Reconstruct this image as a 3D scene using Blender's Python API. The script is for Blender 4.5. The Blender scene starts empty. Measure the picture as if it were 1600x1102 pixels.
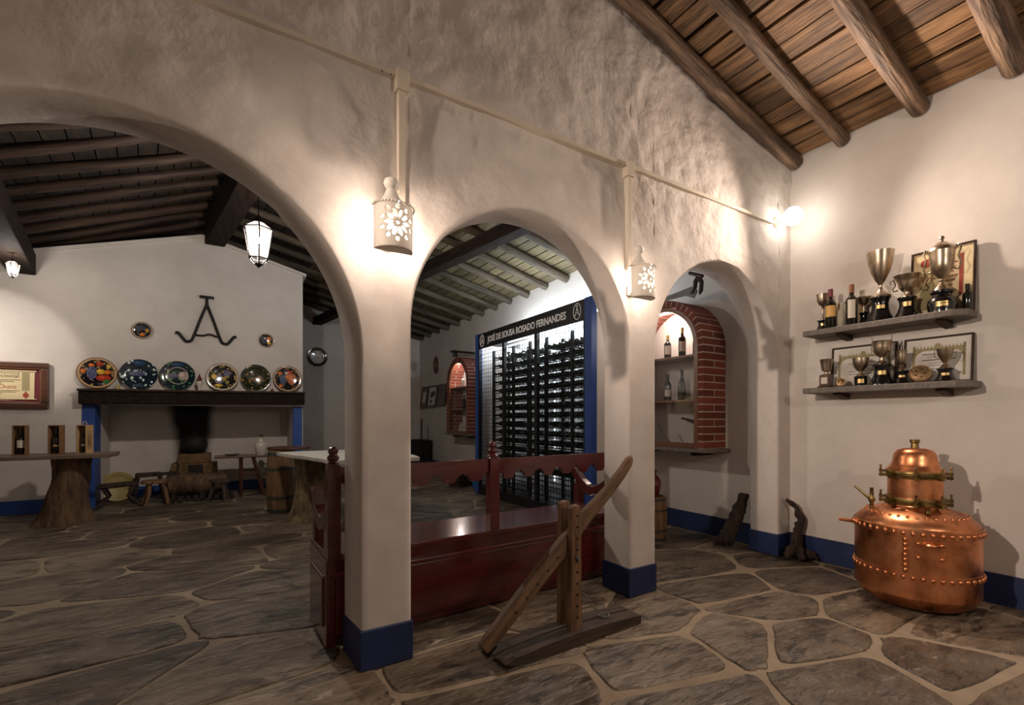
import bpy, math, random
from mathutils import Vector, Matrix, noise
random.seed(7)
sc = bpy.context.scene
col = sc.collection
PI = math.pi
# ---------------------------------------------------------------- camera, world, exposure
CAMH = 1.15
cam = bpy.data.objects.new('camera', bpy.data.cameras.new('camera'))
col.objects.link(cam); sc.camera = cam
cam.location = (0, 0, CAMH)
cam.rotation_euler = (PI/2, 0, -math.atan2(.5195, .854))
cam.data.sensor_width = 36; cam.data.lens = 724/1600*36; cam.data.shift_y = 104/1600
cam.data.clip_start = .02
w = bpy.data.worlds.new('world'); sc.world = w; w.use_nodes = True
w.node_tree.nodes['Background'].inputs[0].default_value = (.05, .05, .06, 1)
w.node_tree.nodes['Background'].inputs[1].default_value = .2
sc.view_settings.view_transform = 'Standard'; sc.view_settings.look = 'None'
sc.view_settings.gamma = 1; sc.view_settings.exposure = 0.0
sc.cycles.use_denoising = True
sc.cycles.max_bounces = 7; sc.cycles.diffuse_bounces = 4
sc.cycles.sample_clamp_indirect = 4
WARM = (1.0, .80, .66); NEUT = (1.0, .89, .79); COOL = (.80, .90, 1.0)

def point(name, loc, power, color, radius=.03, parent=None):
    l = bpy.data.lights.new(name, 'POINT'); l.energy = power; l.color = color; l.shadow_soft_size = radius
    o = bpy.data.objects.new(name, l); col.objects.link(o); o.location = loc
    if parent: o.parent = parent
    return o
def spot(name, loc, target, power, color, angle, blend=.4, radius=.03, parent=None):
    l = bpy.data.lights.new(name, 'SPOT'); l.energy = power; l.color = color; l.shadow_soft_size = radius
    l.spot_size = angle; l.spot_blend = blend
    o = bpy.data.objects.new(name, l); col.objects.link(o); o.location = loc
    o.rotation_euler = (Vector(target)-Vector(loc)).to_track_quat('-Z', 'Y').to_euler()
    if parent: o.parent = parent
    return o
# light powers
P_SCONCE = (140, 85, 30); P_CORNER = 170; P_LANTERN = 125; P_BACKSPOT = 230; P_RACK = 24; P_NICHE = 12; P_FRONT_FILL = 66; P_KEY = 540

# ---------------------------------------------------------------- materials
def mat(name, color=(.8,.8,.8), rough=.5, metal=0, bump=0, bscale=20, var=None, vscale=4, stretch=(1,1,1),
        coat=0, emit=None, estr=0, trans=0, transl=0, rand=0, bdetail=6, spec=.5, dist=.01, thr=(.35,.65)):
    m = bpy.data.materials.new(name); m.use_nodes = True
    nt = m.node_tree; N = nt.nodes; L = nt.links; b = N['Principled BSDF']
    b.inputs['Base Color'].default_value = (*color, 1); b.inputs['Roughness'].default_value = rough
    b.inputs['Metallic'].default_value = metal; b.inputs['Coat Weight'].default_value = coat
    b.inputs['Specular IOR Level'].default_value = spec
    b.inputs['Coat Roughness'].default_value = .12
    b.inputs['Transmission Weight'].default_value = trans
    tc = N.new('ShaderNodeTexCoord'); mp = N.new('ShaderNodeMapping'); mp.inputs['Scale'].default_value = stretch
    L.new(tc.outputs['Object'], mp.inputs['Vector'])
    last = None
    if rand:
        oi = N.new('ShaderNodeObjectInfo'); ad = N.new('ShaderNodeVectorMath'); ad.operation = 'ADD'
        ml = N.new('ShaderNodeMath'); ml.operation = 'MULTIPLY'; ml.inputs[1].default_value = 37.
        L.new(oi.outputs['Random'], ml.inputs[0]); L.new(mp.outputs[0], ad.inputs[0]); L.new(ml.outputs[0], ad.inputs[1])
        vec = ad.outputs[0]
    else: vec = mp.outputs[0]
    if var:
        nz = N.new('ShaderNodeTexNoise'); nz.inputs['Scale'].default_value = vscale; nz.inputs['Detail'].default_value = 8
        nz.inputs['Roughness'].default_value = .65
        L.new(vec, nz.inputs['Vector'])
        cr = N.new('ShaderNodeValToRGB'); cols = [color]+list(var)
        e = cr.color_ramp.elements
        n = len(cols)
        for i, cc in enumerate(cols):
            p = thr[0]+(thr[1]-thr[0])*i/(n-1)
            if i < 2: e[i].position = p; e[i].color = (*cc, 1)
            else:
                k = e.new(p); k.color = (*cc, 1)
        L.new(nz.outputs['Fac'], cr.inputs['Fac']); last = cr.outputs['Color']
        if rand:
            hs = N.new('ShaderNodeHueSaturation'); mr = N.new('ShaderNodeMapRange')
            mr.inputs['To Min'].default_value = 1-rand; mr.inputs['To Max'].default_value = 1+rand
            L.new(oi.outputs['Random'], mr.inputs['Value']); L.new(mr.outputs[0], hs.inputs['Value'])
            L.new(last, hs.inputs['Color']); last = hs.outputs[0]
        L.new(last, b.inputs['Base Color'])
    if bump:
        n2 = N.new('ShaderNodeTexNoise'); n2.inputs['Scale'].default_value = bscale; n2.inputs['Detail'].default_value = bdetail
        L.new(vec, n2.inputs['Vector'])
        bp = N.new('ShaderNodeBump'); bp.inputs['Strength'].default_value = bump; bp.inputs['Distance'].default_value = dist
        L.new(n2.outputs['Fac'], bp.inputs['Height']); L.new(bp.outputs[0], b.inputs['Normal'])
    if emit:
        b.inputs['Emission Color'].default_value = (*emit, 1); b.inputs['Emission Strength'].default_value = estr
    if transl:
        tr = N.new('ShaderNodeBsdfTranslucent'); tr.inputs['Color'].default_value = (*color, 1)
        mx = N.new('ShaderNodeMixShader'); mx.inputs[0].default_value = transl
        L.new(b.outputs[0], mx.inputs[1]); L.new(tr.outputs[0], mx.inputs[2])
        L.new(mx.outputs[0], N['Material Output'].inputs['Surface'])
    return m
M = {}
M['plaster_rough'] = mat('plaster_rough', (.54,.48,.435), .85, bump=.9, bscale=8, var=[(.65,.59,.54)], vscale=3, dist=.022, bdetail=10)
M['plaster'] = mat('plaster', (.58,.53,.485), .85, bump=.25, bscale=9, var=[(.65,.60,.55)], vscale=2.5, dist=.01)
M['blue'] = mat('blue_paint', (.014,.055,.24), .55, var=[(.02,.075,.30)], vscale=6, bump=.15, bscale=12)
M['navy'] = mat('navy_paint', (.006,.016,.065), .5, var=[(.010,.026,.10)], vscale=6, bump=.15, bscale=12)
M['mortar'] = mat('mortar', (.27,.205,.14), .85, bump=.5, bscale=30, var=[(.36,.28,.195)], vscale=5)
def stone_mat():
    m = mat('slate_stone', (.055,.038,.025), .42, bump=1.0, bscale=6, var=[(.125,.092,.062),(.185,.142,.10),(.25,.20,.145)], vscale=2.2,
            stretch=(1,2.4,1), rand=.38, bdetail=15, dist=.05, spec=.5, thr=(.32,.70))
    nt = m.node_tree; N = nt.nodes; L = nt.links; b = N['Principled BSDF']
    src = b.inputs['Base Color'].links[0].from_socket; vec = [n for n in N if n.type == 'BUMP'][0].inputs['Height'].links[0].from_node.inputs['Vector'].links[0].from_socket
    # cleft layers: dark flaked patches and pale chipped scars with hard edges
    for sc_, lo, hi, colr, amt in ((3.4,.52,.60,(.022,.015,.010),.8), (7.5,.60,.66,(.50,.43,.35),.6)):
        nz = N.new('ShaderNodeTexNoise'); nz.inputs['Scale'].default_value = sc_; nz.inputs['Detail'].default_value = 12; nz.inputs['Roughness'].default_value = .72; nz.inputs['Distortion'].default_value = .6
        ad = N.new('ShaderNodeVectorMath'); ad.inputs[1].default_value = (sc_*3, 1.7, 4); L.new(vec, ad.inputs[0]); L.new(ad.outputs[0], nz.inputs['Vector'])
        mr = N.new('ShaderNodeMapRange'); mr.inputs['From Min'].default_value = lo; mr.inputs['From Max'].default_value = hi; mr.inputs['To Max'].default_value = amt
        L.new(nz.outputs['Fac'], mr.inputs['Value']); mx = N.new('ShaderNodeMix'); mx.data_type = 'RGBA'
        L.new(mr.outputs[0], mx.inputs['Factor']); L.new(src, mx.inputs[6]); mx.inputs[7].default_value = (*colr,1); src = mx.outputs[2]
    L.new(src, b.inputs['Base Color']); return m
M['stone'] = stone_mat()
M['rafter'] = mat('rafter_wood', (.035,.020,.012), .75, bump=1, bscale=9, var=[(.10,.06,.036),(.22,.14,.085)], vscale=4, dist=.02, stretch=(.5,5,5), rand=.25)
M['rafter_y'] = mat('purlin_wood', (.009,.006,.005), .85, spec=.12, bump=.5, bscale=9, var=[(.028,.017,.012)], vscale=5, stretch=(5,.5,5))
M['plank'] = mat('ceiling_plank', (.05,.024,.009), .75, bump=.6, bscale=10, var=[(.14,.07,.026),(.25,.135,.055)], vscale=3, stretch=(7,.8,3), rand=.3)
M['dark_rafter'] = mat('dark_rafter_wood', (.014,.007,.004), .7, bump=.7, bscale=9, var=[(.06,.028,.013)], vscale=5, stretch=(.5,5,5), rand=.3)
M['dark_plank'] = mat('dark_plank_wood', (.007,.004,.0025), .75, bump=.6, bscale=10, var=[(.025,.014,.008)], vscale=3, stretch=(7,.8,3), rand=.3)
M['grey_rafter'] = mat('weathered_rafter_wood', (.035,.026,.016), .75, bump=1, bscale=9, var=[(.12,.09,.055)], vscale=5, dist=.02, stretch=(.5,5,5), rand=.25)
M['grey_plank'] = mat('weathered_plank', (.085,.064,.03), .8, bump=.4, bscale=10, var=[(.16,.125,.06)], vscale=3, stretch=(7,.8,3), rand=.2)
M['deck'] = mat('roof_deck', (.012,.009,.007), .9)
M['red'] = mat('red_varnished_wood', (.065,.007,.007), .22, coat=.7, bump=.12, bscale=8, var=[(.105,.012,.011)], vscale=5, stretch=(.6,5,5))
M['oldwood'] = mat('old_worn_wood', (.095,.045,.02), .65, bump=.6, bscale=8, var=[(.26,.14,.065)], vscale=6, stretch=(6,6,.8))
M['oldwood_x'] = mat('old_worn_beam', (.08,.04,.02), .65, bump=.6, bscale=8, var=[(.24,.135,.066)], vscale=6, stretch=(.8,6,6))
M['basewood'] = mat('dark_base_wood', (.03,.02,.014), .7, bump=.5, bscale=8, var=[(.075,.048,.03)], vscale=6, stretch=(.8,6,6))
M['shelfwood'] = mat('grey_shelf_wood', (.12,.10,.085), .7, bump=.3, bscale=10, var=[(.19,.165,.14)], vscale=5, stretch=(.7,8,8))
M['darkwood'] = mat('dark_wood', (.025,.012,.007), .6, spec=.25, bump=.3, bscale=10, var=[(.055,.03,.018)], vscale=5, stretch=(1,6,6))
M['frame'] = mat('frame_wood', (.06,.022,.012), .4, coat=.3, var=[(.10,.038,.02)], vscale=5, stretch=(1,5,5))
M['doorwood'] = mat('niche_door_wood', (.14,.05,.022), .4, coat=.3, var=[(.22,.085,.038)], vscale=5)
M['boxwood'] = mat('box_wood', (.20,.10,.045), .6, var=[(.28,.15,.07)], vscale=6, stretch=(6,6,1))
M['palebox'] = mat('pale_box_wood', (.42,.25,.11), .6, var=[(.52,.32,.15)], vscale=6, stretch=(6,6,1))
M['tabletop'] = mat('plank_tabletop', (.11,.075,.05), .6, bump=.3, bscale=8, var=[(.20,.14,.095)], vscale=5, stretch=(.7,7,7))
M['bark'] = mat('bark', (.035,.02,.012), .9, bump=1.0, bscale=14, var=[(.11,.062,.032),(.17,.10,.05)], vscale=9, stretch=(1.6,1.6,.4), dist=.03)
M['bark2'] = mat('pale_bark', (.05,.037,.018), .9, bump=1.0, bscale=14, var=[(.16,.12,.06),(.25,.19,.10)], vscale=9, stretch=(1.6,1.6,.5), dist=.03)
M['vine'] = mat('vine_wood', (.015,.009,.007), .9, bump=1, bscale=18, var=[(.06,.033,.022)], vscale=9, stretch=(2,2,.5), dist=.03)
M['barrel'] = mat('barrel_oak', (.13,.07,.03), .6, bump=.3, bscale=9, var=[(.25,.14,.065)], vscale=5, stretch=(4,4,.6), rand=.2)
M['hoop'] = mat('hoop_iron', (.05,.06,.05), .6, metal=.6, var=[(.10,.11,.09)], vscale=12)
M['marble'] = mat('pale_slab', (.55,.52,.46), .45, bump=.15, bscale=10, var=[(.68,.65,.58)], vscale=4)
M['copper'] = mat('copper', (.10,.035,.018), .33, metal=1, bump=.22, bscale=9, var=[(.55,.21,.09),(.80,.34,.16),(.90,.45,.24)], vscale=4.5, thr=(.30,.66))
M['brass'] = mat('aged_brass', (.12,.08,.03), .38, metal=1, bump=.1, var=[(.36,.25,.09)], vscale=14)
M['iron'] = mat('black_iron', (.012,.011,.011), .5, metal=.3)
M['silver'] = mat('tarnished_silver', (.34,.27,.19), .3, metal=1, var=[(.58,.48,.36)], vscale=9)
M['bronze'] = mat('bronze', (.20,.13,.07), .45, metal=1, bump=.5, bscale=30, var=[(.32,.21,.11)], vscale=20)
M['black'] = mat('black_lacquer', (.006,.005,.005), .15, coat=.5)
M['sign'] = mat('black_sign', (.006,.006,.007), .45)
M['bottle'] = mat('dark_glass', (.008,.007,.006), .1, coat=.4)
M['green_bottle'] = mat('green_glass', (.012,.018,.008), .12, coat=.4)
M['clear'] = mat('clear_glass', (.9,.92,.92), .05, trans=.9)
M['pane'] = None
M['white'] = mat('white_paint', (.75,.75,.75), .6)
M['letter'] = mat('white_lettering', (.92,.92,.92), .5)
M['cream'] = mat('cream_plastic', (.62,.54,.44), .5)
M['ceramic'] = mat('white_ceramic', (.82,.78,.73), .55, transl=.45)
M['ceramic_solid'] = mat('thick_ceramic', (.78,.72,.65), .55)
M['glaze'] = mat('cream_glaze', (.55,.50,.42), .3, coat=.3)
M['redglaze'] = mat('red_glaze', (.12,.015,.01), .2, coat=.5)
M['paper'] = mat('parchment', (.60,.48,.27), .7, var=[(.68,.56,.34)], vscale=6)
M['paper2'] = mat('certificate_paper', (.62,.58,.52), .6)
M['ink'] = mat('dark_ink', (.05,.035,.025), .8)
M['redink'] = mat('red_ink', (.30,.05,.03), .8)
M['olive'] = mat('olive_print', (.30,.25,.13), .8)
M['maroon'] = mat('maroon_mount', (.12,.008,.015), .7)
M['label_cream'] = mat('cream_label', (.62,.56,.47), .6)
M['label_gold'] = mat('gold_label', (.62,.36,.10), .5)
M['gold'] = mat('gold_plate', (.55,.38,.16), .35, metal=.8)
M['capred'] = mat('red_capsule', (.16,.015,.03), .4)
M['cork'] = mat('cork_capsule', (.22,.09,.04), .6)
M['brick'] = mat('red_brick', (.15,.032,.018), .85, bump=.5, bscale=25, var=[(.27,.07,.04)], vscale=14, rand=.3)
M['bmortar'] = mat('brick_mortar', (.55,.46,.38), .9, bump=.4, bscale=30)
M['gilt_dish'] = mat('yellow_dish', (.35,.26,.09), .45, coat=.2, var=[(.5,.40,.17)], vscale=5)
M['terracotta'] = mat('hearth_block', (.10,.055,.02), .8, bump=.4, var=[(.22,.13,.05)], vscale=8)
M['soot_iron'] = mat('sooty_pot', (.008,.006,.005), .7)
M['grey_tool'] = mat('grey_iron', (.13,.125,.11), .6, metal=.3, var=[(.2,.19,.17)], vscale=8)
M['bulb'] = mat('bulb', (1,1,1), .5, emit=(1.0,.86,.68), estr=45)
M['bulb_globe'] = mat('bulb_globe', (1,1,1), .5, emit=(1.0,.92,.82), estr=18)
M['tube'] = mat('tube_lamp', (1,1,1), .5, emit=(.88,.95,1.0), estr=1.2)
M['bluebag'] = mat('blue_card', (.02,.11,.30), .5)
def pane_mat():
    m = bpy.data.materials.new('pane_glass'); m.use_nodes = True; nt = m.node_tree; N = nt.nodes; L = nt.links
    t = N.new('ShaderNodeBsdfTransparent'); g = N.new('ShaderNodeBsdfGlossy'); g.inputs['Roughness'].default_value = .03
    lw = N.new('ShaderNodeLayerWeight'); lw.inputs[0].default_value = .5; fr = N.new('ShaderNodeMapRange'); fr.interpolation_type = 'SMOOTHERSTEP'; fr.inputs['From Min'].default_value = .55; fr.inputs['From Max'].default_value = 1.1; fr.inputs['To Min'].default_value = .035; fr.inputs['To Max'].default_value = .6; L.new(lw.outputs['Facing'], fr.inputs[0]); mx = N.new('ShaderNodeMixShader')
    L.new(fr.outputs[0], mx.inputs[0]); L.new(t.outputs[0], mx.inputs[1]); L.new(g.outputs[0], mx.inputs[2])
    L.new(mx.outputs[0], N['Material Output'].inputs[0]); return m
M['pane'] = pane_mat()
def lantern_glass():
    m = bpy.data.materials.new('lantern_glass'); m.use_nodes = True; nt = m.node_tree; N = nt.nodes; L = nt.links
    t = N.new('ShaderNodeBsdfTransparent'); g = N.new('ShaderNodeBsdfTranslucent'); g.inputs[0].default_value = (1,.86,.8,1); mx = N.new('ShaderNodeMixShader'); mx.inputs[0].default_value = .035
    L.new(t.outputs[0], mx.inputs[1]); L.new(g.outputs[0], mx.inputs[2]); L.new(mx.outputs[0], N['Material Output'].inputs[0]); return m
M['lantern_glass'] = lantern_glass()

# ---------------------------------------------------------------- mesh helpers
class MB:
    def __init__(s): s.v = []; s.f = []; s.M = Matrix()
    def add(s, vs, fs):
        o = len(s.v); s.v += [tuple(s.M @ Vector(p)) for p in vs]; s.f += [tuple(i+o for i in f) for f in fs]; return s
    def box(s, x0, x1, y0, y1, z0, z1):
        return s.add([(x0,y0,z0),(x1,y0,z0),(x1,y1,z0),(x0,y1,z0),(x0,y0,z1),(x1,y0,z1),(x1,y1,z1),(x0,y1,z1)],
              [(0,3,2,1),(4,5,6,7),(0,1,5,4),(1,2,6,5),(2,3,7,6),(3,0,4,7)])
    def lathe(s, prof, seg=24, c=(0,0,0), cap=True, ang=None):
        n = len(prof); vs = []; fs = []
        for r, z in prof:
            for k in range(seg):
                a = 2*PI*k/seg; vs.append((c[0]+r*math.cos(a), c[1]+r*math.sin(a), c[2]+z))
        for i in range(n-1):
            for k in range(seg):
                k2 = (k+1) % seg; fs.append((i*seg+k, i*seg+k2, (i+1)*seg+k2, (i+1)*seg+k))
        if cap:
            if prof[0][0] > 1e-4: fs.append(tuple(reversed(range(seg))))
            if prof[-1][0] > 1e-4: fs.append(tuple((n-1)*seg+k for k in range(seg)))
        return s.add(vs, fs)
    def tube(s, pts, rad, seg=8, squash=None):
        pts = [Vector(p) for p in pts]; n = len(pts)
        if not isinstance(rad, (list, tuple)): rad = [rad]*n
        vs = []; fs = []; up = Vector((0.03,0.02,1)).normalized(); prev = None
        for i, p in enumerate(pts):
            t = (pts[min(i+1,n-1)]-pts[max(i-1,0)]).normalized()
            if prev is None:
                a = t.cross(up) if abs(t.dot(up)) < .95 else t.cross(Vector((1,0.05,0)))
            else: a = prev - t*prev.dot(t)
            a.normalize(); prev = a; b = t.cross(a)
            for k in range(seg):
                th = 2*PI*k/seg; vs.append(p + (a*math.cos(th)+b*math.sin(th))*rad[i])
        for i in range(n-1):
            for k in range(seg):
                k2 = (k+1) % seg; fs.append((i*seg+k, i*seg+k2, (i+1)*seg+k2, (i+1)*seg+k))
        fs.append(tuple(reversed(range(seg)))); fs.append(tuple((n-1)*seg+k for k in range(seg)))
        return s.add(vs, fs)
    def prism(s, poly, h, fn=None):
        """poly in 2d, extruded 0..h; fn maps (a,b,c)->xyz"""
        fn = fn or (lambda a, b, c: (a, b, c)); n = len(poly)
        vs = [fn(a, b, 0) for a, b in poly]+[fn(a, b, h) for a, b in poly]
        fs = [tuple(reversed(range(n))), tuple(range(n, 2*n))]+[(i, (i+1) % n, n+(i+1) % n, n+i) for i in range(n)]
        return s.add(vs, fs)
    def ring(s, outer, inner, h, fn):
        n = len(outer); vs = [fn(a,b,0) for a,b in outer]+[fn(a,b,0) for a,b in inner]+[fn(a,b,h) for a,b in outer]+[fn(a,b,h) for a,b in inner]
        fs = []
        for i in range(n-1):
            j = i+1
            fs += [(i,j,n+j,n+i), (2*n+j,2*n+i,3*n+i,3*n+j), (j,i,2*n+i,2*n+j), (n+i,n+j,3*n+j,3*n+i)]
        return s.add(vs, fs)
    def mesh(s, name='m'):
        m = bpy.data.meshes.new(name); m.from_pydata(s.v, [], s.f)
        import bmesh
        bm = bmesh.new(); bm.from_mesh(m); bmesh.ops.recalc_face_normals(bm, faces=bm.faces); bm.to_mesh(m); bm.free()
        return m
    def build(s, name, mt, parent=None, smooth=False, bevel=0, loc=None, rz=0):
        m = s.mesh(name); o = bpy.data.objects.new(name, m); col.objects.link(o)
        m.materials.append(M[mt] if isinstance(mt, str) else mt)
        if smooth: smoothen(m, smooth if smooth is not True else 40)
        if parent: o.parent = parent
        if loc: o.location = loc
        if rz: o.rotation_euler.z = rz
        if bevel:
            b = o.modifiers.new('bevel', 'BEVEL'); b.width = bevel; b.segments = 2; b.limit_method = 'ANGLE'; b.angle_limit = .7
        return o
def smoothen(m, deg):
    for p in m.polygons: p.use_smooth = True
    try: m.set_sharp_from_angle(angle=math.radians(deg))
    except Exception: pass
def tag(o, label=None, cat=None, group=None, kind=None):
    if label: o['label'] = label
    if cat: o['category'] = cat
    if group: o['group'] = group
    if kind: o['kind'] = kind
    return o
def thing(name, label, cat, loc=(0,0,0), rz=0, group=None):
    o = bpy.data.objects.new(name, None); col.objects.link(o); o.location = loc; o.rotation_euler.z = rz
    o.empty_display_size = .05
    return tag(o, label, cat, group)
def share(name, m, parent, loc=(0,0,0), rot=(0,0,0), scale=(1,1,1)):
    o = bpy.data.objects.new(name, m); col.objects.link(o); o.parent = parent
    o.location = loc; o.rotation_euler = rot; o.scale = scale; return o
def text(s, size, name, mt, parent, matrix, extrude=.001, align='CENTER', width=1, offset=0):
    cu = bpy.data.curves.new('t', 'FONT'); cu.body = s; cu.size = size; cu.extrude = extrude; cu.align_x = align; cu.resolution_u = 3
    cu.offset = offset
    t = bpy.data.objects.new('t', cu); col.objects.link(t)
    dg = bpy.context.evaluated_depsgraph_get(); me = bpy.data.meshes.new_from_object(t.evaluated_get(dg))
    bpy.data.objects.remove(t); bpy.data.curves.remove(cu)
    me.transform(Matrix.Diagonal((width,1,1,1))); me.materials.clear(); me.materials.append(M[mt])
    o = bpy.data.objects.new(name, me); col.objects.link(o); o.parent = parent; o.matrix_local = matrix
    return o
def fbm(x, y, z, o=4):
    return noise.fractal(Vector((x, y, z)), 1.0, 2.0, o)
def smooth01(a, b, x):
    t = min(1, max(0, (x-a)/(b-a))); return t*t*(3-2*t)

# ---------------------------------------------------------------- structure: shell dimensions
XW, YA, YAB = 4.10, 2.155, 2.40      # right wall plane, arch wall front and back
YF, YR = 7.866, 11.22                # fireplace wall, rear wall
XL, YN = -3.60, -2.6                 # left wall, wall behind the camera
def z_front(x): return 3.36+.229*(XW-x)
def x_ridge(y): return -.19-.17*(y-7.866)
RZ = 4.15
def z_right(x, y): return 3.20+(RZ-3.20)*(XW-x)/(XW-x_ridge(y))
def z_left(x, y): return RZ-.40*(x_ridge(y)-x)

# ---- arch wall
def fade_bump(m, z0, z1, lo):           # the plaster is trowelled smooth low down and left rough above
    nt = m.node_tree; N = nt.nodes; L = nt.links; bp = [n for n in N if n.type == 'BUMP'][0]
    tc = N.new('ShaderNodeTexCoord'); sp = N.new('ShaderNodeSeparateXYZ'); mr = N.new('ShaderNodeMapRange')
    L.new(tc.outputs['Object'], sp.inputs[0]); L.new(sp.outputs['Z'], mr.inputs['Value'])
    mr.inputs['From Min'].default_value = z0; mr.inputs['From Max'].default_value = z1; mr.inputs['To Min'].default_value = lo; mr.inputs['To Max'].default_value = bp.inputs['Strength'].default_value
    L.new(mr.outputs[0], bp.inputs['Strength'])
fade_bump(M['plaster_rough'], 1.5, 2.7, .10)
ARCH = [(-2.93,-1.45,1.58), (-1.21,.508,1.432), (.746,2.195,1.596), (2.436,3.91,1.584)]
ED = .012
def dsp(x, z):
    a = .0012+.030*smooth01(1.8, 2.7, z)*(.75+.35*smooth01(2.2, 3.8, x))
    wx, wz = x*1.0+.22*fbm(x*2.3, 1, z*2.3, 3), z*.8+.22*fbm(x*2.3, 7, z*2.3, 3)
    v = noise.voronoi(Vector((wx*3.2, .5, wz*2.6)))[0]; v2 = noise.voronoi(Vector((wx*8, 4.5, wz*6)))[0]
    n = fbm(x*1.8, 3.1, z*1.6, 4)*.55+(v[0]-.35)*.75+(v2[1]-v2[0]-.3)*.28+fbm(x*9, 8, z*8, 3)*.10
    return YA - a*n
ZS = 1.40
def arch_wall():
    st = []   # (x, zlow, intrados normal inward (dx,dz) or None, splay)
    x = XL
    for (a, b, sp) in ARCH:
        r = (b-a)/2+ED; xc = (a+b)/2
        nx = max(2, int((xc-r-x)/.02))
        for k in range(nx): st.append((x+(xc-r-x)*k/nx, ZS, None))
        st.append((xc-r-.001, ZS, None)); st.append((xc-r, ZS, (1,0)))
        for k in range(57):
            th = PI-PI*k/56
            st.append((xc+r*math.cos(th), sp+r*math.sin(th), (-math.cos(th), -math.sin(th))))
        st.append((xc+r, ZS, (-1,0))); st.append((xc+r+.001, ZS, None)); x = xc+r+.001
    nx = 8
    for k in range(1, nx+1): st.append((x+(XW-x)*k/nx, ZS, None))
    R = 100; m = MB(); n = len(st); vs = []; fs = []
    for (x, zl, nn) in st:
        zt = z_front(x)+.05
        for j in range(R+1):
            z = zl+(zt-zl)*j/R; vs.append((x, dsp(x, z), z))
    for i in range(n-1):
        for j in range(R):
            a = i*(R+1)+j; fs.append((a, a+R+1, a+R+2, a+1))
    m.add(vs, fs)
    # intrados and back
    vs = []; fs = []; rows = 5
    for (x, zl, nn) in st:
        zt = z_front(x)+.05
        if nn:
            dx, dz = nn; spl = -.024 if (x > .2 and x < .6 and dx < 0) else 0
            spl *= abs(dx)
            pts = [(x, dsp(x, zl), zl), (x+dx*ED*.7, YA+.004, zl+dz*ED*.7), (x+dx*ED, YA+.014, zl+dz*ED), (x+dx*ED+spl, YAB-.014, zl+dz*ED), (x+spl, YAB, zl)]
        else: pts = [(x, YAB, zl)]*5
        vs += pts+[(x, YAB, zt)]
    for i in range(n-1):
        on = st[i][2] and st[i+1][2]
        for j in range(5):
            if j < 4 and not on: continue
            a = i*6+j; fs.append((a, a+1, a+7, a+6))
    m.add(vs, fs)
    # columns below the split
    bounds = []; x = XL
    for (a, b, sp) in ARCH: bounds.append((x, a-ED)); x = b+ED
    bounds.append((x, XW))
    for bi, (x0, x1) in enumerate(bounds):
        nx = max(2, int((x1-x0)/.02)); loop0 = []
        zr = [ZS*j/40 for j in range(41)]; rowsv = []
        spl = -.024 if bi == 2 else 0
        for z in zr:
            L = [(x0+(x1-x0)*k/nx, dsp(x0+(x1-x0)*k/nx, z), z) for k in range(nx+1)]
            L += [(x1+ED*.7, YA+.004, z), (x1+ED, YA+.014, z), (x1+ED, YAB-.014, z), (x1, YAB, z)]
            L += [(x0+spl, YAB, z), (x0-ED+spl, YAB-.014, z), (x0-ED, YA+.014, z), (x0-ED*.7, YA+.004, z)]
            rowsv.append(L)
        k = len(rowsv[0]); vs = [p for L in rowsv for p in L]
        fs = [(j*k+i, j*k+(i+1) % k, (j+1)*k+(i+1) % k, (j+1)*k+i) for j in range(40) for i in range(k)]
        m.add(vs, fs)
    me = bpy.data.meshes.new('wall_front'); me.from_pydata(m.v, [], m.f); 
    import bmesh
    bm = bmesh.new(); bm.from_mesh(me); bmesh.ops.remove_doubles(bm, verts=bm.verts, dist=.0003)
    bmesh.ops.recalc_face_normals(bm, faces=bm.faces); bm.to_mesh(me); bm.free()
    smoothen(me, 55); me.materials.append(M['plaster_rough'])
    o = bpy.data.objects.new('wall_front', me); col.objects.link(o)
    tag(o, 'rough trowelled white plaster wall pierced by a row of round arches', 'wall', kind='structure')
    for bi, (x0, x1) in enumerate(bounds):
        spl = -.024 if bi == 2 else 0
        e = .006
        p = [(x0-ED-e, YA-.008), (x1+ED+e, YA-.008), (x1+ED+e, YAB+e), (x0-ED-e+spl, YAB+e)]
        if bi == 0: p[0] = (x0, YA-.008); p[3] = (x0, YAB+e)
        if bi == len(bounds)-1: p[1] = (x1, YA-.008); p[2] = (x1, YAB+e)
        q = MB().prism(p, .185).build('trim_%d' % (bi+1), 'navy', bevel=.006)
        names = ['blue painted foot of the arch wall at the far left', 'blue painted foot of the pier left of the big arch',
                 'blue painted foot of the pier in front of the red bench', 'blue painted foot of the pier behind the wooden lever jack',
                 'blue painted foot of the pier in the corner by the vine stumps']
        tag(q, names[bi], 'plinth', kind='structure')
arch_wall()

def struct(name, mb, mt, label, cat, smooth=False, bevel=0):
    return tag(mb.build(name, mt, smooth=smooth, bevel=bevel), label, cat, kind='structure')
# right wall, one plane through both rooms (gentle hand-plastered unevenness)
m = MB(); NY, NZ = 140, 36; vs = []; fs = []
for i in range(NY+1):
    y = YN+(YR-YN)*i/NY; zt = 3.42 if y < 2.3 else 3.32
    for j in range(NZ+1):
        z = zt*j/NZ; vs.append((XW-.004-.008*fbm(1.3, y*1.3, z*1.3, 3), y, z))
for i in range(NY):
    for j in range(NZ): a = i*(NZ+1)+j; fs.append((a, a+1, a+NZ+2, a+NZ+1))
m.add(vs, fs); m.box(XW+.01, XW+.2, YN, YR, 0, 3.4)
struct('wall_right', m, 'plaster', 'long white plaster wall behind shelves, copper still and brick niches', 'wall', smooth=50)
struct('baseboard_right', MB().box(XW-.022, XW+.01, YN, YA-.01, 0, .185).box(XW-.022, XW+.01, YAB+.01, YR, 0, .185), 'navy',
       'blue painted band along the foot of the right wall', 'baseboard')
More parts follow.
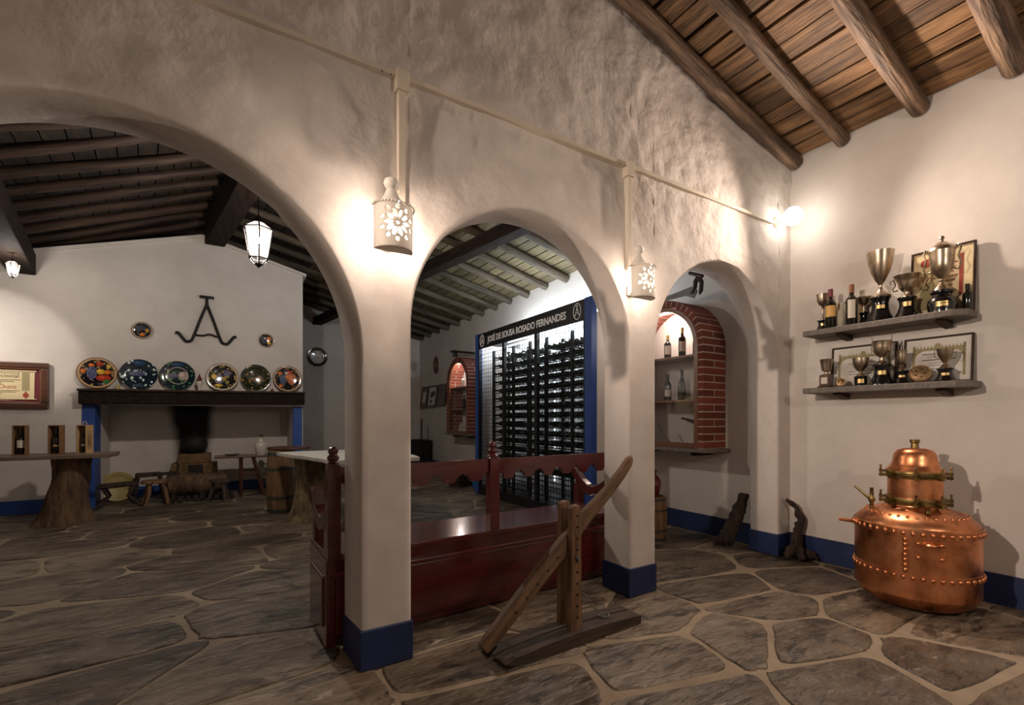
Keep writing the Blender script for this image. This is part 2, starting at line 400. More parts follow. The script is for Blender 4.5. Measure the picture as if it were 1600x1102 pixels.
# rear wall
m = MB(); p = [(XL,0),(XW,0),(XW,3.3),(x_ridge(YR),RZ+.1),(XL,z_left(XL,YR))]
m.prism(p, .2, lambda a,b,c: (a, YR+c, b)); struct('wall_rear', m, 'plaster', 'dim rear plaster wall beyond the fireplace', 'wall')
# left wall and wall behind the viewer
m = MB().box(XL-.2, XL, YN, YA+.1, 0, z_front(XL)+.1).box(XL-.2, XL, YA, YR, 0, 3.0)
struct('wall_left', m, 'plaster', 'white plaster wall closing both rooms on the left', 'wall')
m = MB(); m.prism([(XL,0),(XW,0),(XW,3.5),(XL,z_front(XL)+.1)], .2, lambda a,b,c: (a, YN-c, b))
struct('wall_near', m, 'plaster', 'white plaster wall at the near end of the front room', 'wall')

# ---- fireplace wall with hearth opening
FX0, FX1, FZ = -1.484, .83, 1.34
def gable(x): return 3.71-.306*(-.33-x) if x < -.33 else 3.71-.254*(x+.33)
m = MB()
YH = 8.75; CX = .967
def soot():
    mt = M['plaster'].copy(); mt.name = 'sooty_plaster'; nt = mt.node_tree; N = nt.nodes; L = nt.links; b = N['Principled BSDF']
    src = b.inputs['Base Color'].links[0].from_socket
    tc = N.new('ShaderNodeTexCoord'); sp = N.new('ShaderNodeSeparateXYZ'); L.new(tc.outputs['Object'], sp.inputs[0])
    nz = N.new('ShaderNodeTexNoise'); nz.inputs['Scale'].default_value = 3; nz.inputs['Detail'].default_value = 6; L.new(tc.outputs['Object'], nz.inputs[0])
    def mth(op, a, b_=None):
        n = N.new('ShaderNodeMath'); n.operation = op
        for i, v in enumerate((a, b_)):
            if v is None: continue
            if isinstance(v, (int, float)): n.inputs[i].default_value = v
            else: L.new(v, n.inputs[i])
        return n.outputs[0]
    ax = mth('ABSOLUTE', mth('ADD', sp.outputs['X'], .50))
    wd = mth('ADD', mth('MULTIPLY', sp.outputs['Z'], .16), .06)          # stain widens as it rises
    wd = mth('ADD', wd, mth('MULTIPLY', mth('SUBTRACT', nz.outputs['Fac'], .5), .16))
    mr = N.new('ShaderNodeMapRange'); mr.interpolation_type = 'SMOOTHSTEP'
    mr.inputs['From Min'].default_value = .10; mr.inputs['From Max'].default_value = -.07
    L.new(mth('SUBTRACT', ax, wd), mr.inputs['Value'])
    mx = N.new('ShaderNodeMix'); mx.data_type = 'RGBA'; L.new(mr.outputs[0], mx.inputs['Factor'])
    L.new(src, mx.inputs[6]); mx.inputs[7].default_value = (.006,.004,.003,1); L.new(mx.outputs[2], b.inputs['Base Color'])
    return mt
M['sooty'] = soot()
T = .35
fn = lambda a, b, c: (a, YF+c, b)
m.prism([(XL,0),(FX0,0),(FX0,gable(FX0)),(XL,gable(XL))], T, fn)
m.prism([(FX1,0),(CX,0),(CX,gable(CX)),(FX1,gable(FX1))], YH-YF+.2, fn)
m.prism([(FX0,FZ),(FX1,FZ),(FX1,gable(FX1)),(-.33,3.71),(FX0,gable(FX0))], T, fn)
m.box(FX0-.3, FX0, YF+T, YH+.2, 0, 2.4); m.box(FX0, FX1, YF+T, YH+.2, 2.2, 2.4)
wf = struct('wall_fireplace', m, 'plaster', 'white chimney wall with gabled top above the open hearth', 'wall')
m = MB().box(FX0, FX1, YH, YH+.2, 0, 2.2); m.build('hearth_back', M['sooty'], wf)
m = MB()
for (xa, xb) in ((XL,-.33),(-.33,CX+.05)):
    m.prism([(xa,gable(xa)),(xb,gable(xb)),(xb,gable(xb)+.045),(xa,gable(xa)+.045)], T+.05, lambda a,b,c: (a, YF-.035+c, b))
m.build('gable_ledge', 'plaster', wf, bevel=.01)
MB().box(CX-.02, 1.06, 9.0, 9.4, 0, 3.2).build('chimney_side_block', 'plaster', wf)
MB().box(CX-.02, 1.10, 8.96, 9.42, 3.2, 3.245).build('chimney_side_ledge', 'plaster', wf, bevel=.01)
struct('baseboard_back', MB().box(XL, FX0-.125, YF-.012, YF+.01, 0, .165).box(FX0, FX1, YH-.012, YH+.01, 0, .15), 'blue',
       'blue painted band along the foot of the fireplace wall', 'baseboard')
struct('trim_6', MB().box(-1.607, FX0+.004, YF-.014, YF+.30, 0, FZ), 'blue', 'blue painted upright on the left side of the hearth', 'trim', bevel=.006)
struct('trim_7', MB().box(FX1-.004, .957, YF-.014, YF+.06, 0, FZ), 'blue', 'blue painted upright on the right side of the hearth', 'trim', bevel=.006)

# ---- roofs
def log(p0, p1, r, name, mt, parent, seg=10, n=14, wob=.012, seed=0, rvar=.1):
    p0 = Vector(p0); p1 = Vector(p1); L = (p1-p0).length
    ax = (p1-p0).normalized(); q = ax.to_track_quat('X', 'Z').to_matrix().to_4x4(); mb = MB(); pts = []; rr = []
    for i in range(n+1):
        t = i/n; pts.append((L*t, wob*noise.noise(Vector((t*3+seed*7.1, 1, 2))), wob*noise.noise(Vector((t*3+seed*3.3, 5, 9)))))
        rr.append(r*(1+rvar*noise.noise(Vector((t*5+seed, 3, 1)))))
    mb.tube(pts, rr, seg)
    o = mb.build(name, mt, parent, smooth=50); o.matrix_local = Matrix.Translation(p0) @ q
    return o
ce = struct('ceiling', MB().add([(XL,YN,z_front(XL)+.03),(XW+.1,YN,z_front(XW+.1)+.03),(XW+.1,YAB,z_front(XW+.1)+.03),(XL,YAB,z_front(XL)+.03),
     (XL,YN,z_front(XL)+.06),(XW+.1,YN,z_front(XW+.1)+.06),(XW+.1,YAB,z_front(XW+.1)+.06),(XL,YAB,z_front(XL)+.06)],
     [(0,1,2,3),(4,7,6,5),(0,4,5,1),(1,5,6,2),(2,6,7,3),(3,7,4,0)]), 'deck', 'sloping plank ceiling on round log rafters over the front room', 'ceiling')
sl = math.atan(.229)
x = XW-.02; k = 0
while x > -2.6:
    wd = random.uniform(.115, .15); xa = x-wd; th = .02
    zz = random.uniform(-.006, .006)
    pl = MB(); L = YA-YN
    pl.add([(0,0,0),(wd,0,-.229*wd),(wd,L,-.229*wd),(0,L,0),(0,0,th),(wd,0,th-.229*wd),(wd,L,th-.229*wd),(0,L,th)],
           [(0,1,2,3),(4,7,6,5),(0,4,5,1),(1,5,6,2),(2,6,7,3),(3,7,4,0)])
    pl.build('plank', 'plank', ce, loc=(xa, YN, z_front(xa)+zz)); x = xa-random.choice((.012,.02,.028,.036)); k += 1
for i, (y, r) in enumerate(((2.085,.058),(1.735,.048),(1.275,.056),(.80,.072),(.36,.06),(-.1,.055),(-.6,.055),(-1.1,.055))):
    xa, xb = -2.6, XW-.015
    log((xb, y, z_front(xb)-r*1.02), (xa, y, z_front(xa)-r*1.02), r, 'rafter', 'rafter', ce, n=24, wob=.03, seed=i+3, rvar=.14, seg=14)
# back roof
YB0, YB1 = YAB-.02, YR+.05
def quadslab(m, P, Q, th):     # P,Q lists of two points each (edges), slab upward
    a, b = P; c, d = Q
    up = Vector((0,0,th)); v = [Vector(a),Vector(b),Vector(d),Vector(c)]
    m.add([tuple(p) for p in v]+[tuple(p+up) for p in v], [(0,1,2,3),(4,7,6,5),(0,4,5,1),(1,5,6,2),(2,6,7,3),(3,7,4,0)])
dk = MB()
quadslab(dk, ((x_ridge(YB0),YB0,RZ+.03),(x_ridge(YB1),YB1,RZ+.03)), ((XW+.1,YB0,3.215),(XW+.1,YB1,3.215)), .03)
quadslab(dk, ((x_ridge(YB0),YB0,RZ+.03),(x_ridge(YB1),YB1,RZ+.03)), ((XL-.1,YB0,z_left(XL-.1,YB0)+.03),(XL-.1,YB1,z_left(XL-.1,YB1)+.03)), .03)
cb = struct('ceiling_back', dk, 'deck', 'dark gabled plank ceiling with log rafters over the back room', 'ceiling')
nP = 26
for i in range(nP):
    f0 = i/nP; f1 = (i+.90)/nP
    def pt(f, y): X = XW+(x_ridge(y)-XW)*f; return (X, y, 3.20+(RZ-3.20)*f)
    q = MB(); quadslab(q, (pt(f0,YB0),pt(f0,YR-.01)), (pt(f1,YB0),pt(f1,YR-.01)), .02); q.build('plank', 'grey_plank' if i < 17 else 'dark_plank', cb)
nP = 24
for i in range(nP):
    f0 = i/nP; f1 = (i+.93)/nP
    def pt(f, y): X = x_ridge(y)+(XL-x_ridge(y))*f; return (X, y, z_left(X, y))
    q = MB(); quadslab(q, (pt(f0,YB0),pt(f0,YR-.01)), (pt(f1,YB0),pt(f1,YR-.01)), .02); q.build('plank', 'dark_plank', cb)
ry = [2.62,3.14,3.66,4.18,4.70,5.217,5.715,6.225,6.761,7.249,7.765,8.31,8.853,9.40,9.93,10.45,10.95]
for i, y in enumerate(ry):
    r = .056+.008*noise.noise(Vector((i*1.7,0,0)))
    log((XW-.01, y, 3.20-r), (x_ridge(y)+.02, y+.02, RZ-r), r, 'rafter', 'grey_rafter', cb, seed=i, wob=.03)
y = 2.75; i = 0
while y < YR-.2:
    r = .046+.010*noise.noise(Vector((i*2.7,4,0)))
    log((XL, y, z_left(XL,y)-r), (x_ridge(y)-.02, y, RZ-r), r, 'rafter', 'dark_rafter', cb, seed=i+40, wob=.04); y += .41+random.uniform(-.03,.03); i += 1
def beam(xf, y0, y1, z0, z1, wd, ybreak=None):
    q = MB(); vs = []
    for y in (y0, y1):
        x = xf(y); vs += [(x-wd/2,y,z0),(x+wd/2,y,z0),(x+wd/2,y,z1),(x-wd/2,y,z1)]
    q.add(vs, [(0,3,2,1),(4,5,6,7),(0,1,5,4),(1,2,6,5),(2,3,7,6),(3,0,4,7)]); return q.build('purlin', 'rafter_y', cb, bevel=.012)
beam(x_ridge, YAB, YF-.02, 3.62, 3.98, .24)
beam(lambda y: 2.80-.17*(y-4.59), YAB, YR-.01, 3.27, 3.43, .18)
beam(lambda y: -2.146-.17*(y-7.866), YAB, YF-.02, 2.90, 3.16, .24)

# ---- flagstone floor
fl = struct('floor', MB().box(XL, XW, YN, YR, -.12, -.009), 'mortar', 'floor of large irregular slate flagstones set in pale mortar', 'floor')
def voronoi_stones():
    rnd = random.Random(21); seeds = []
    y = -1.0; row = 0
    while y < YR+.6:
        front = y < 2.3
        sx = .68 if front else .92; sy = .46 if front else .50
        x = XL-.5+(row % 2)*sx*.5+rnd.uniform(-.15,.15)
        while x < XW+.6:
            seeds.append((x+rnd.uniform(-.2,.2)*sx/.6, y+rnd.uniform(-.17,.17), sx, sy)); x += sx*rnd.uniform(.75,1.35)
        y += sy*rnd.uniform(.85,1.15); row += 1
    out = []
    AN = 1.5
    P = [(a, b*AN) for a, b, _, _ in seeds]
    for i, (a, b) in enumerate(P):
        poly = [(XL+.01,-1.2*AN),(XW-.03,-1.2*AN),(XW-.03,YR*AN-.02),(XL+.01,YR*AN-.02)]
        for j, (c, d) in enumerate(P):
            if i == j: continue
            if (a-c)**2+(b-d)**2 > 9: continue
            mx, my = (a+c)/2, (b+d)/2; nx, ny = c-a, d-b; q = []
            for k in range(len(poly)):
                p0 = poly[k]; p1 = poly[(k+1) % len(poly)]
                d0 = (p0[0]-mx)*nx+(p0[1]-my)*ny; d1 = (p1[0]-mx)*nx+(p1[1]-my)*ny
                if d0 <= 0: q.append(p0)
                if (d0 < 0) != (d1 < 0) and abs(d1-d0) > 1e-9:
                    t = d0/(d0-d1); q.append((p0[0]+(p1[0]-p0[0])*t, p0[1]+(p1[1]-p0[1])*t))
            poly = q
            if len(poly) < 3: break
        if len(poly) < 3: continue
        poly = [(px, py/AN) for px, py in poly]
        # drop very short edges
        pp = [p for k, p in enumerate(poly) if math.dist(p, poly[k-1]) > .05]
        if len(pp) < 3: continue
        out.append(pp)
    return out
def inset(poly, d):
    n = len(poly); r = []
    for k in range(n):
        p0 = Vector(poly[k-1]); p = Vector(poly[k]); p1 = Vector(poly[(k+1) % n])
        e0 = (p-p0).normalized(); e1 = (p1-p).normalized(); n0 = Vector((-e0.y,e0.x)); n1 = Vector((-e1.y,e1.x))
        b = n0+n1; den = max(.45, 1+n0.dot(n1)); r.append(tuple(p+b*(d/den)))
    return r
nst = 0
for poly in voronoi_stones():
    cx = sum(p[0] for p in poly)/len(poly); cy = sum(p[1] for p in poly)/len(poly)
    if cy < -.9 or (cy > 8.9 and cx < 1.2) or (cx < -2.9 and cy < 4): continue
    wd = random.uniform(.010,.026) if cy < 2.4 else random.uniform(.006,.018)
    q = inset(poly, wd)
    for it in range(3):
        r2 = []
        for k in range(len(q)):
            p = q[k]; p1 = q[(k+1) % len(q)]; f = (.13,.25,.25)[it]; ja = (.012,.008,.004)[it]
            jx = [random.uniform(-ja,ja) for _ in range(4)]
            r2 += [(p[0]+(p1[0]-p[0])*f+jx[0], p[1]+(p1[1]-p[1])*f+jx[1]), (p[0]+(p1[0]-p[0])*(1-f)+jx[2], p[1]+(p1[1]-p[1])*(1-f)+jx[3])]
        q = r2
    n = len(q); top = inset(q, .007); h = random.uniform(-.0045, 0)
    q = [(a-cx, b-cy) for a, b in q]; top = [(a-cx, b-cy) for a, b in top]
    vs = [(a,b,-.02) for a,b in q]+[(a,b,h-.005) for a,b in q]+[(a,b,h) for a,b in top]
    fs = [(i,(i+1)%n,n+(i+1)%n,n+i) for i in range(n)]+[(n+i,n+(i+1)%n,2*n+(i+1)%n,2*n+i) for i in range(n)]+[tuple(range(2*n,3*n))]
    mb = MB().add(vs, fs); mb.build('flagstone', 'stone', fl, loc=(cx,cy,0)); nst += 1

#==OBJECTS==
# ---------------------------------------------------------------- lamps
# cable trunking on the arch wall
cd = thing('cable_trunking', 'cream cable trunking running across the arch wall down to the wall lamps', 'trunking', (0, YA, 0))
MB().box(-2.2, 3.80, -.028, .012, 2.752, 2.776).build('main_run', 'cream', cd, bevel=.002)
for x, zb, bw in ((.69,2.12,.03),(2.172,2.10,.03)):
    MB().box(x-.017, x+.017, -.030, .012, zb, 2.70).build('drop', 'cream', cd, bevel=.002)
    MB().box(x-bw, x+bw, -.042, .012, 2.69, 2.785).build('junction_box', 'cream', cd, bevel=.003)
    for s in (-1, 1): MB().lathe([(.003,0),(.003,.004)], 8, (0,0,0)).build('screw', 'iron', cd).matrix_local = Matrix.Translation((x-.075+s*.02, -.032, 2.745)) @ Matrix.Rotation(PI/2,4,'X')

def sconce(x, label, power):
    t = thing('wall_lantern', label, 'wall lamp', (x, YA, 1.90), 0, 'ceramic lanterns on the arch piers')
    R, Hc, edge = .084, .19, .100
    NA, NZ2 = 72, 64; vs = []; fs = []
    pc = [(PI/2-.15, .105)]
    def hole(a, z):
        u = (a-PI/2+.05)*R; v = z-.105; d = math.hypot(u, v)
        if d < .009: return True
        th = math.atan2(v, u); k = round(th/(2*PI/10)); dt = th-k*2*PI/10
        px = d*math.cos(dt)-.040; py = d*math.sin(dt)
        if (px/.019)**2+(py/.0095)**2 < 1: return True
        th2 = th-PI/10; k = round(th2/(2*PI/10)); dt = th2-k*2*PI/10
        px = d*math.cos(dt)-.070; py = d*math.sin(dt)
        return (px/.011)**2+(py/.009)**2 < 1 and abs(v) < .085
    for j in range(NZ2+1):
        for i in range(NA+1):
            a = PI*i/NA; vs.append((-R*math.cos(a), -edge-R*.95*math.sin(a), Hc*j/NZ2))
    for j in range(NZ2):
        for i in range(NA):
            if hole(PI*(i+.5)/NA, Hc*(j+.5)/NZ2): continue
            b = j*(NA+1)+i; fs.append((b, b+1, b+NA+2, b+NA+1))
    me = bpy.data.meshes.new('shade'); me.from_pydata(vs, [], fs); smoothen(me, 60); me.materials.append(M['ceramic'])
    o = bpy.data.objects.new('shade', me); col.objects.link(o); o.parent = t
    sm = o.modifiers.new('solid', 'SOLIDIFY'); sm.thickness = .005; sm.offset = 0
    # half-cone roof with ball finial and a beaded collar
    q = MB(); prof = [(R+.010,0),(R+.006,.006),(R*.72,.030),(R*.42,.068),(R*.30,.092),(R*.26,.10),(R*.36,.108),(R*.44,.125),(R*.36,.145),(R*.10,.158),(0.001,.16)]
    n = 24; vs = []; fs = []
    for r, z in prof:
        for k in range(n+1):
            a = PI*k/n; vs.append((-r*math.cos(a), -edge*.75-r*math.sin(a)*.95, z))
    for i in range(len(prof)-1):
        for k in range(n): b = i*(n+1)+k; fs.append((b,b+1,b+n+2,b+n+1))
    for i in range(len(prof)-1): fs.append((i*(n+1), (i+1)*(n+1), (i+1)*(n+1)+n, i*(n+1)+n))
    q.add(vs, fs); q.build('roof', 'ceramic_solid', t, smooth=50, loc=(0,0,Hc-.002))
    q = MB()
    for k in range(21):
        a = PI*k/20; q.lathe([(.001,-.005),(.005,-.003),(.0055,0),(.005,.003),(.001,.005)], 8, (-(R+.008)*math.cos(a), -edge-(R+.008)*.95*math.sin(a), Hc+.004))
    q.build('beaded_collar', 'ceramic_solid', t, smooth=True)
    n = 20; MB().prism([(-R*math.cos(PI*k/n), -edge-R*.95*math.sin(PI*k/n)) for k in range(n+1)], .006).build('bottom', 'ceramic_solid', t)
    MB().box(-.03,.03,-.014,.012,.04,.10).box(-.008,.008,-.085,-.014,.05,.062).build('back_plate', 'cream', t, bevel=.003)
    MB().lathe([(.012,-.035),(.014,-.015),(.020,.005),(.022,.022),(.016,.04),(.001,.046)], 14, (0,-.085,.10)).build('bulb', 'bulb', t, smooth=True)
    point('lantern_light', (0,-.088,.11), power, WARM, .022, t)
    return t
sconce(.625, 'white ceramic lantern with petal cut-outs on the pier beside the big left arch', P_SCONCE[0])
sconce(2.195, 'white ceramic lantern with petal cut-outs on the pier between the middle and right arches', P_SCONCE[1])
sconce(-1.33, 'added white ceramic fill lantern, unseen on the pier outside the picture at the left', P_SCONCE[2])  # extra sconce out of view, added to lend fill light
t = thing('corner_lamp', 'glaring round bulb lamp in the corner where arch wall meets right wall', 'wall lamp', (3.86, YA, 2.78))
MB().lathe([(.045,0),(.045,.012),(.03,.03)], 20).build('rose', 'cream', t, smooth=True).rotation_euler = (PI/2,0,0)
MB().lathe([(.02,0),(.02,.06)], 16).build('lampholder', 'white', t).matrix_local = Matrix.Translation((0,-.025,0)) @ Matrix.Rotation(PI/2,4,'X')
MB().lathe([(.001,-.072),(.04,-.061),(.065,-.03),(.073,0),(.065,.031),(.04,.06),(.001,.072)], 20, (0,-.150,0)).build('globe_bulb', 'bulb_globe', t, smooth=True)
spot('corner_lamp_light', (-.07,-.30,-.02), (-1.2,-1.3,-.35), P_CORNER, WARM, 3.0, .75, .04, t)

def lantern(loc, h, label, power, drop):
    t = thing('pendant_lantern', label, 'lantern', loc)
    r0, r1, r2 = .085, .135, .05; z0, z1, z2 = -.17, .10, .17
    def hexring(r, z): return [(r*math.cos(PI/6+k*PI/3), r*math.sin(PI/6+k*PI/3), z) for k in range(6)]
    A, B, C = hexring(r0,z0), hexring(r1,z1), hexring(r2,z2); D = hexring(.035,-.225)
    q = MB()
    for k in range(6):
        for P, Q in ((A[k],B[k]),(B[k],C[k]),(A[k],D[k])): q.tube([P,Q], .007, 6)
        for R_ in (A,B,C): q.tube([R_[k],R_[(k+1)%6]], .007, 6)
    q.lathe([(.001,-.26),(.015,-.245),(.035,-.225),(.036,-.22)], 12)
    q.build('frame', 'iron', t)
    MB().lathe([(.055,.165),(.05,.19),(.02,.215),(.012,.235)], 14).build('cap', 'iron', t, smooth=True)
    for k in range(6):
        k2 = (k+1)%6
        MB().add([A[k],A[k2],B[k2],B[k]], [(0,1,2,3)]).build('pane', 'lantern_glass', t)
        MB().add([B[k],B[k2],C[k2],C[k]], [(0,1,2,3)]).build('roof_pane', 'lantern_glass', t)
    MB().lathe([(.001,-.03),(.018,-.02),(.026,.0),(.02,.025),(.012,.04),(.012,.10)], 12, (0,0,0)).build('bulb', 'bulb', t, smooth=True)
    MB().tube([(0,0,.22),(0,0,.22+drop)], .006, 6).build('chain', 'iron', t)
    point('pendant_light', (0,0,-.05), power, NEUT, .04, t)
    return t
lantern((.23, 5.0, 2.84), .43, 'six-sided glass lantern hanging lit in the back room', P_LANTERN, 1.0)
lt = lantern((-1.955, 6.9, 2.74), .3, 'small lit lantern hanging from the dark beam at the left edge', 18, .16)
lt.scale = (.42,.42,.42)
# spotlight washing the fireplace wall at the far left
t = thing('spotlight', 'small black spotlight under the ceiling at the far left', 'spotlight', (-2.95, 6.9, 2.75))
MB().tube([(0,0,.35),(0,0,0)], .01, 8).build('stem', 'iron', t)
MB().lathe([(.02,.08),(.04,.06),(.05,-.05)], 16, cap=False).build('can', 'iron', t, smooth=True)
spot('spot_light', (0,0,-.02), (.50,.966,-.52), P_BACKSPOT, NEUT, .95, .3, .04, t)

# ceiling spotlight left of the picture, aimed along the arch wall at the still and the shelves
t = thing('spotlight', 'black spotlight on a ceiling rod outside the picture at the left', 'spotlight', (-2.2, 1.62, 2.70))
MB().tube([(0,0,z_front(-2.2)-2.70),(0,0,0)], .01, 8).build('stem', 'iron', t)
MB().lathe([(.03,-.08),(.05,.02)], 16, cap=False).build('can', 'iron', t, smooth=True).matrix_local = Matrix.Translation((.03,0,0)) @ Matrix.Rotation(PI/2,4,'Y')
spot('key_light', (.09,0,0), (6.3,-.72,-1.05), P_KEY, WARM, .78, .7, .05, t)

# ---------------------------------------------------------------- red bench
b = thing('settle_bench', 'dark red varnished settle bench with scalloped back rail behind the arches', 'bench', (.425, 2.455, 0), math.radians(2.6))
BL, BD, SZ = 2.02, .42, .455
MB().box(.02, BL-.02, .015, BD-.015, .04, SZ-.02).build('chest', 'red', b, bevel=.004)
MB().box(.03, BL-.03, -.002, .02, .055, .345).build('back_panel', 'red', b, bevel=.006)
MB().box(0, BL, -.012, .03, .345, .375).build('moulding', 'red', b, bevel=.008)
MB().box(0, BL, .03, BD-.03, 0, .05).build('plinth', 'red', b, bevel=.004)
MB().box(-.01, BL+.01, -.012, BD+.02, SZ-.02, SZ+.012).build('seat', 'red', b, bevel=.006)
def post(x):
    p = MB(); w2 = .032
    p.box(x-w2, x+w2, -.018, .046, SZ-.0, .915)
    p.lathe([(.034,.0),(.034,.012),(.020,.022),(.030,.036),(.030,.046),(.018,.058),(.026,.072),(.022,.09),(.001,.10)], 16, (x,.014,.913))
    return p.build('post', 'red', b, smooth=45, bevel=.003)
for x in (.02, .965, BL-.03): post(x)
sc_n = 22
def rail(x0, x1):
    top = .905; base = .815; pts = [(x0,top),(x1,top)]; per = .16; n = max(2, round((x1-x0)/per))
    lower = []
    for k in range(n):
        a = x0+(x1-x0)*k/n; d = (x1-x0)/n
        for j in range(14):
            f = j/14; u = abs(f-.5)*2
            # ogee drops separated by pointed notches
            z = .775+.05*smooth01(.25,.95,u)+(.012 if .5 < u < .7 else 0)
            lower.append((a+d*f, z))
    lower.append((x1,.825)); pts += list(reversed(lower))
    return MB().prism(pts, .026, lambda a,bb,c: (a, .002+c, bb)).build('scalloped_rail', 'red', b, bevel=.002)
rail(.055, .93); rail(1.0, BL-.065)
for x, s in ((.02,1),(BL-.03,-1)):
    # arm: S-curved, scroll at the front
    pts = [(.04,.70),(.10,.665),(.17,.635),(.24,.64),(.30,.675),(.345,.72),(.375,.755),(.40,.765),(.425,.75),(.43,.73),(.40,.70),(.37,.655),(.33,.60),(.27,.565),(.20,.555),(.13,.575),(.04,.62)]
    MB().prism(pts, .066, lambda a,bb,c: (x-.033+c, a, bb)).build('arm', 'red', b, bevel=.008)
    MB().box(x-.026, x+.026, .335, .395, SZ+.0, .635).build('arm_post', 'red', b, bevel=.003)
xe = -.004
MB().box(xe-.012, .03, .0, BD, .0, SZ-.02).build('end_panel', 'red', b, bevel=.004)
MB().box(xe-.022, xe, .05, BD-.06, .09, .35).build('raised_field', 'red', b, bevel=.012)
MB().box(BL-.03, BL+.012, .0, BD, .0, SZ-.02).build('end_panel', 'red', b, bevel=.004)

# ---------------------------------------------------------------- lever jack in front of the bench
j = thing('lever_jack', 'old wooden lever jack with slanting pole, drilled uprights and chain on the floor', 'lever jack', (1.52, 1.915, 0), math.radians(2.5))
def plank_base(y0, y1, zoff):
    st = [(-.46,.03,.035),(-.40,.012,.05),(-.2,.0,.062),(0,0,.066),(.2,0,.062),(.38,.0,.052),(.455,.0,.045)]
    vs = []; fs = []
    for x, zb, zt in st: vs += [(x,y0,zb),(x,y1,zb),(x,y1,zt+zoff),(x,y0,zt+zoff)]
    for i in range(len(st)-1):
        for k in range(4): a = i*4+k; c2 = i*4+(k+1)%4; fs.append((a,c2,c2+4,a+4))
    fs += [(3,2,1,0), tuple(len(vs)-4+k for k in range(4))]
    return MB().add(vs, fs).build('base_board', 'basewood', j, bevel=.006)
plank_base(-.085, .005, .0); plank_base(.012, .085, .004)
for y0, y1, h in ((-.055,-.018,.705),(.030,.066,.715)):
    q = MB(); a = [(-.040,.05),(.040,.05),(.032,.30),(.030,h-.012),(.018,h),(-.018,h),(-.032,h-.012),(-.034,.30)]
    q.prism([(p[0]+.0,p[1]) for p in a], y1-y0, lambda u,v,c: (u, y0+c, v)); u = q.build('upright', 'oldwood', j, bevel=.004)
    if y0 < 0:
        for k in range(10):
            MB().lathe([(.0065,-.002),(.0065,.002)], 10).build('peg_hole', 'iron', u).matrix_local = Matrix.Translation((.002, y0-.0015, .13+.058*k)) @ Matrix.Rotation(PI/2,4,'X')
# pole
P0 = Vector((-.525,.006,.085)); P1 = Vector((.475,.006,.93)); ax = (P1-P0); L = ax.length; an = math.atan2(ax.z, ax.x)
q = MB(); vs = []; fs = []
st = [(0,.030,.018),(.05,.036,.02),(.3,.042,.022),(.6,.042,.023),(.85,.036,.021),(1.05,.030,.019),(1.2,.028,.018),(L-.03,.026,.016),(L,.016,.010)]
for s_, hw, tw in st:
    zz = .0 if s_ < .9 else -.018*math.sin((s_-.9)/(L-.9)*PI)
    vs += [(s_,-tw,-hw+zz),(s_,tw,-hw+zz),(s_,tw,hw+zz),(s_,-tw,hw+zz)]
for i in range(len(st)-1):
    for k in range(4): a = i*4+k; c2 = i*4+(k+1)%4; fs.append((a,c2,c2+4,a+4))
fs += [(3,2,1,0), tuple(len(vs)-4+k for k in range(4))]
po = q.add(vs, fs).build('pole', 'oldwood_x', j, bevel=.008); po.matrix_local = Matrix.Translation(P0) @ Matrix.Rotation(-an,4,'Y')
MB().box(-.012,.055,-.021,.021,-.041,-.034).box(-.012,-.002,-.021,.021,-.041,.012).build('iron_shoe', 'iron', po)
for k in range(5): MB().lathe([(.006,-.002),(.006,.002)],10).build('peg_hole','iron',po).matrix_local = Matrix.Translation((.22+.085*k,-.0235,-.004)) @ Matrix.Rotation(PI/2,4,'X')
MB().tube([(.0,-.07,.435),(.0,.08,.435)], .010, 10).build('iron_pin', 'grey_tool', j)
# chain of interlocked links from the upright to the base
lk = MB(); 
pts = [(.009*math.cos(2*PI*k/12)*1.5, .008*math.sin(2*PI*k/12), 0) for k in range(12)]
for k in range(12): lk.tube([pts[k], pts[(k+1)%12]], .0022, 5)
lkm = lk.mesh('link'); lkm.materials.append(M['grey_tool'])
for k in range(15):
    f = k/14; p = Vector((.036+.20*f, -.01-.0*f, .295-.30*f+.075*f*f)); p.z = max(p.z, .072)
    share('link', lkm, j, p, (PI/2*(k%2), .85*(1-f), 0))
MB().tube([(.24+.03*math.cos(2*PI*k/14), -.01+.025*math.sin(2*PI*k/14), .070) for k in range(15)], .004, 6).build('ring', 'grey_tool', j)

# ---------------------------------------------------------------- copper still
s = thing('copper_still', 'riveted copper still with brass clamp rings standing by the right wall', 'still', (3.70, 1.18, 0))
MB().lathe([(.22,0),(.30,.012),(.365,.045),(.398,.085),(.404,.10)], 64, cap=True).build('bottom', 'copper', s, smooth=50)
MB().lathe([(.404,.095),(.406,.20),(.408,.35),(.406,.475)], 64, cap=False).build('body', 'copper', s, smooth=50)
MB().lathe([(.408,.465),(.412,.475),(.405,.50),(.385,.527),(.35,.552),(.30,.575),(.25,.59),(.205,.60),(.198,.612)], 64, cap=False).build('shoulder', 'copper', s, smooth=50)
MB().lathe([(.4075,.195),(.4125,.197),(.4125,.243),(.4075,.245)], 64, cap=False).build('lower_band', 'copper', s, smooth=30)
MB().lathe([(.4085,.452),(.4145,.454),(.4145,.500),(.405,.508)], 64, cap=False).build('upper_band', 'copper', s, smooth=30)
rv = MB().lathe([(.0165,0),(.0150,.006),(.009,.0115),(.001,.013)], 10); rvm = rv.mesh('rivet'); rvm.materials.append(M['copper']); smoothen(rvm, 60)
def rivet(a, z, r=.412, tilt=0, sc_=1.0):
    d = Vector((math.cos(a), math.sin(a), 0)); q_ = (d*math.cos(tilt)+Vector((0,0,math.sin(tilt)))).to_track_quat('Z','Y')
    o = share('rivet', rvm, s, (d.x*r, d.y*r, z)); o.rotation_euler = q_.to_euler(); o.scale = (sc_,)*3
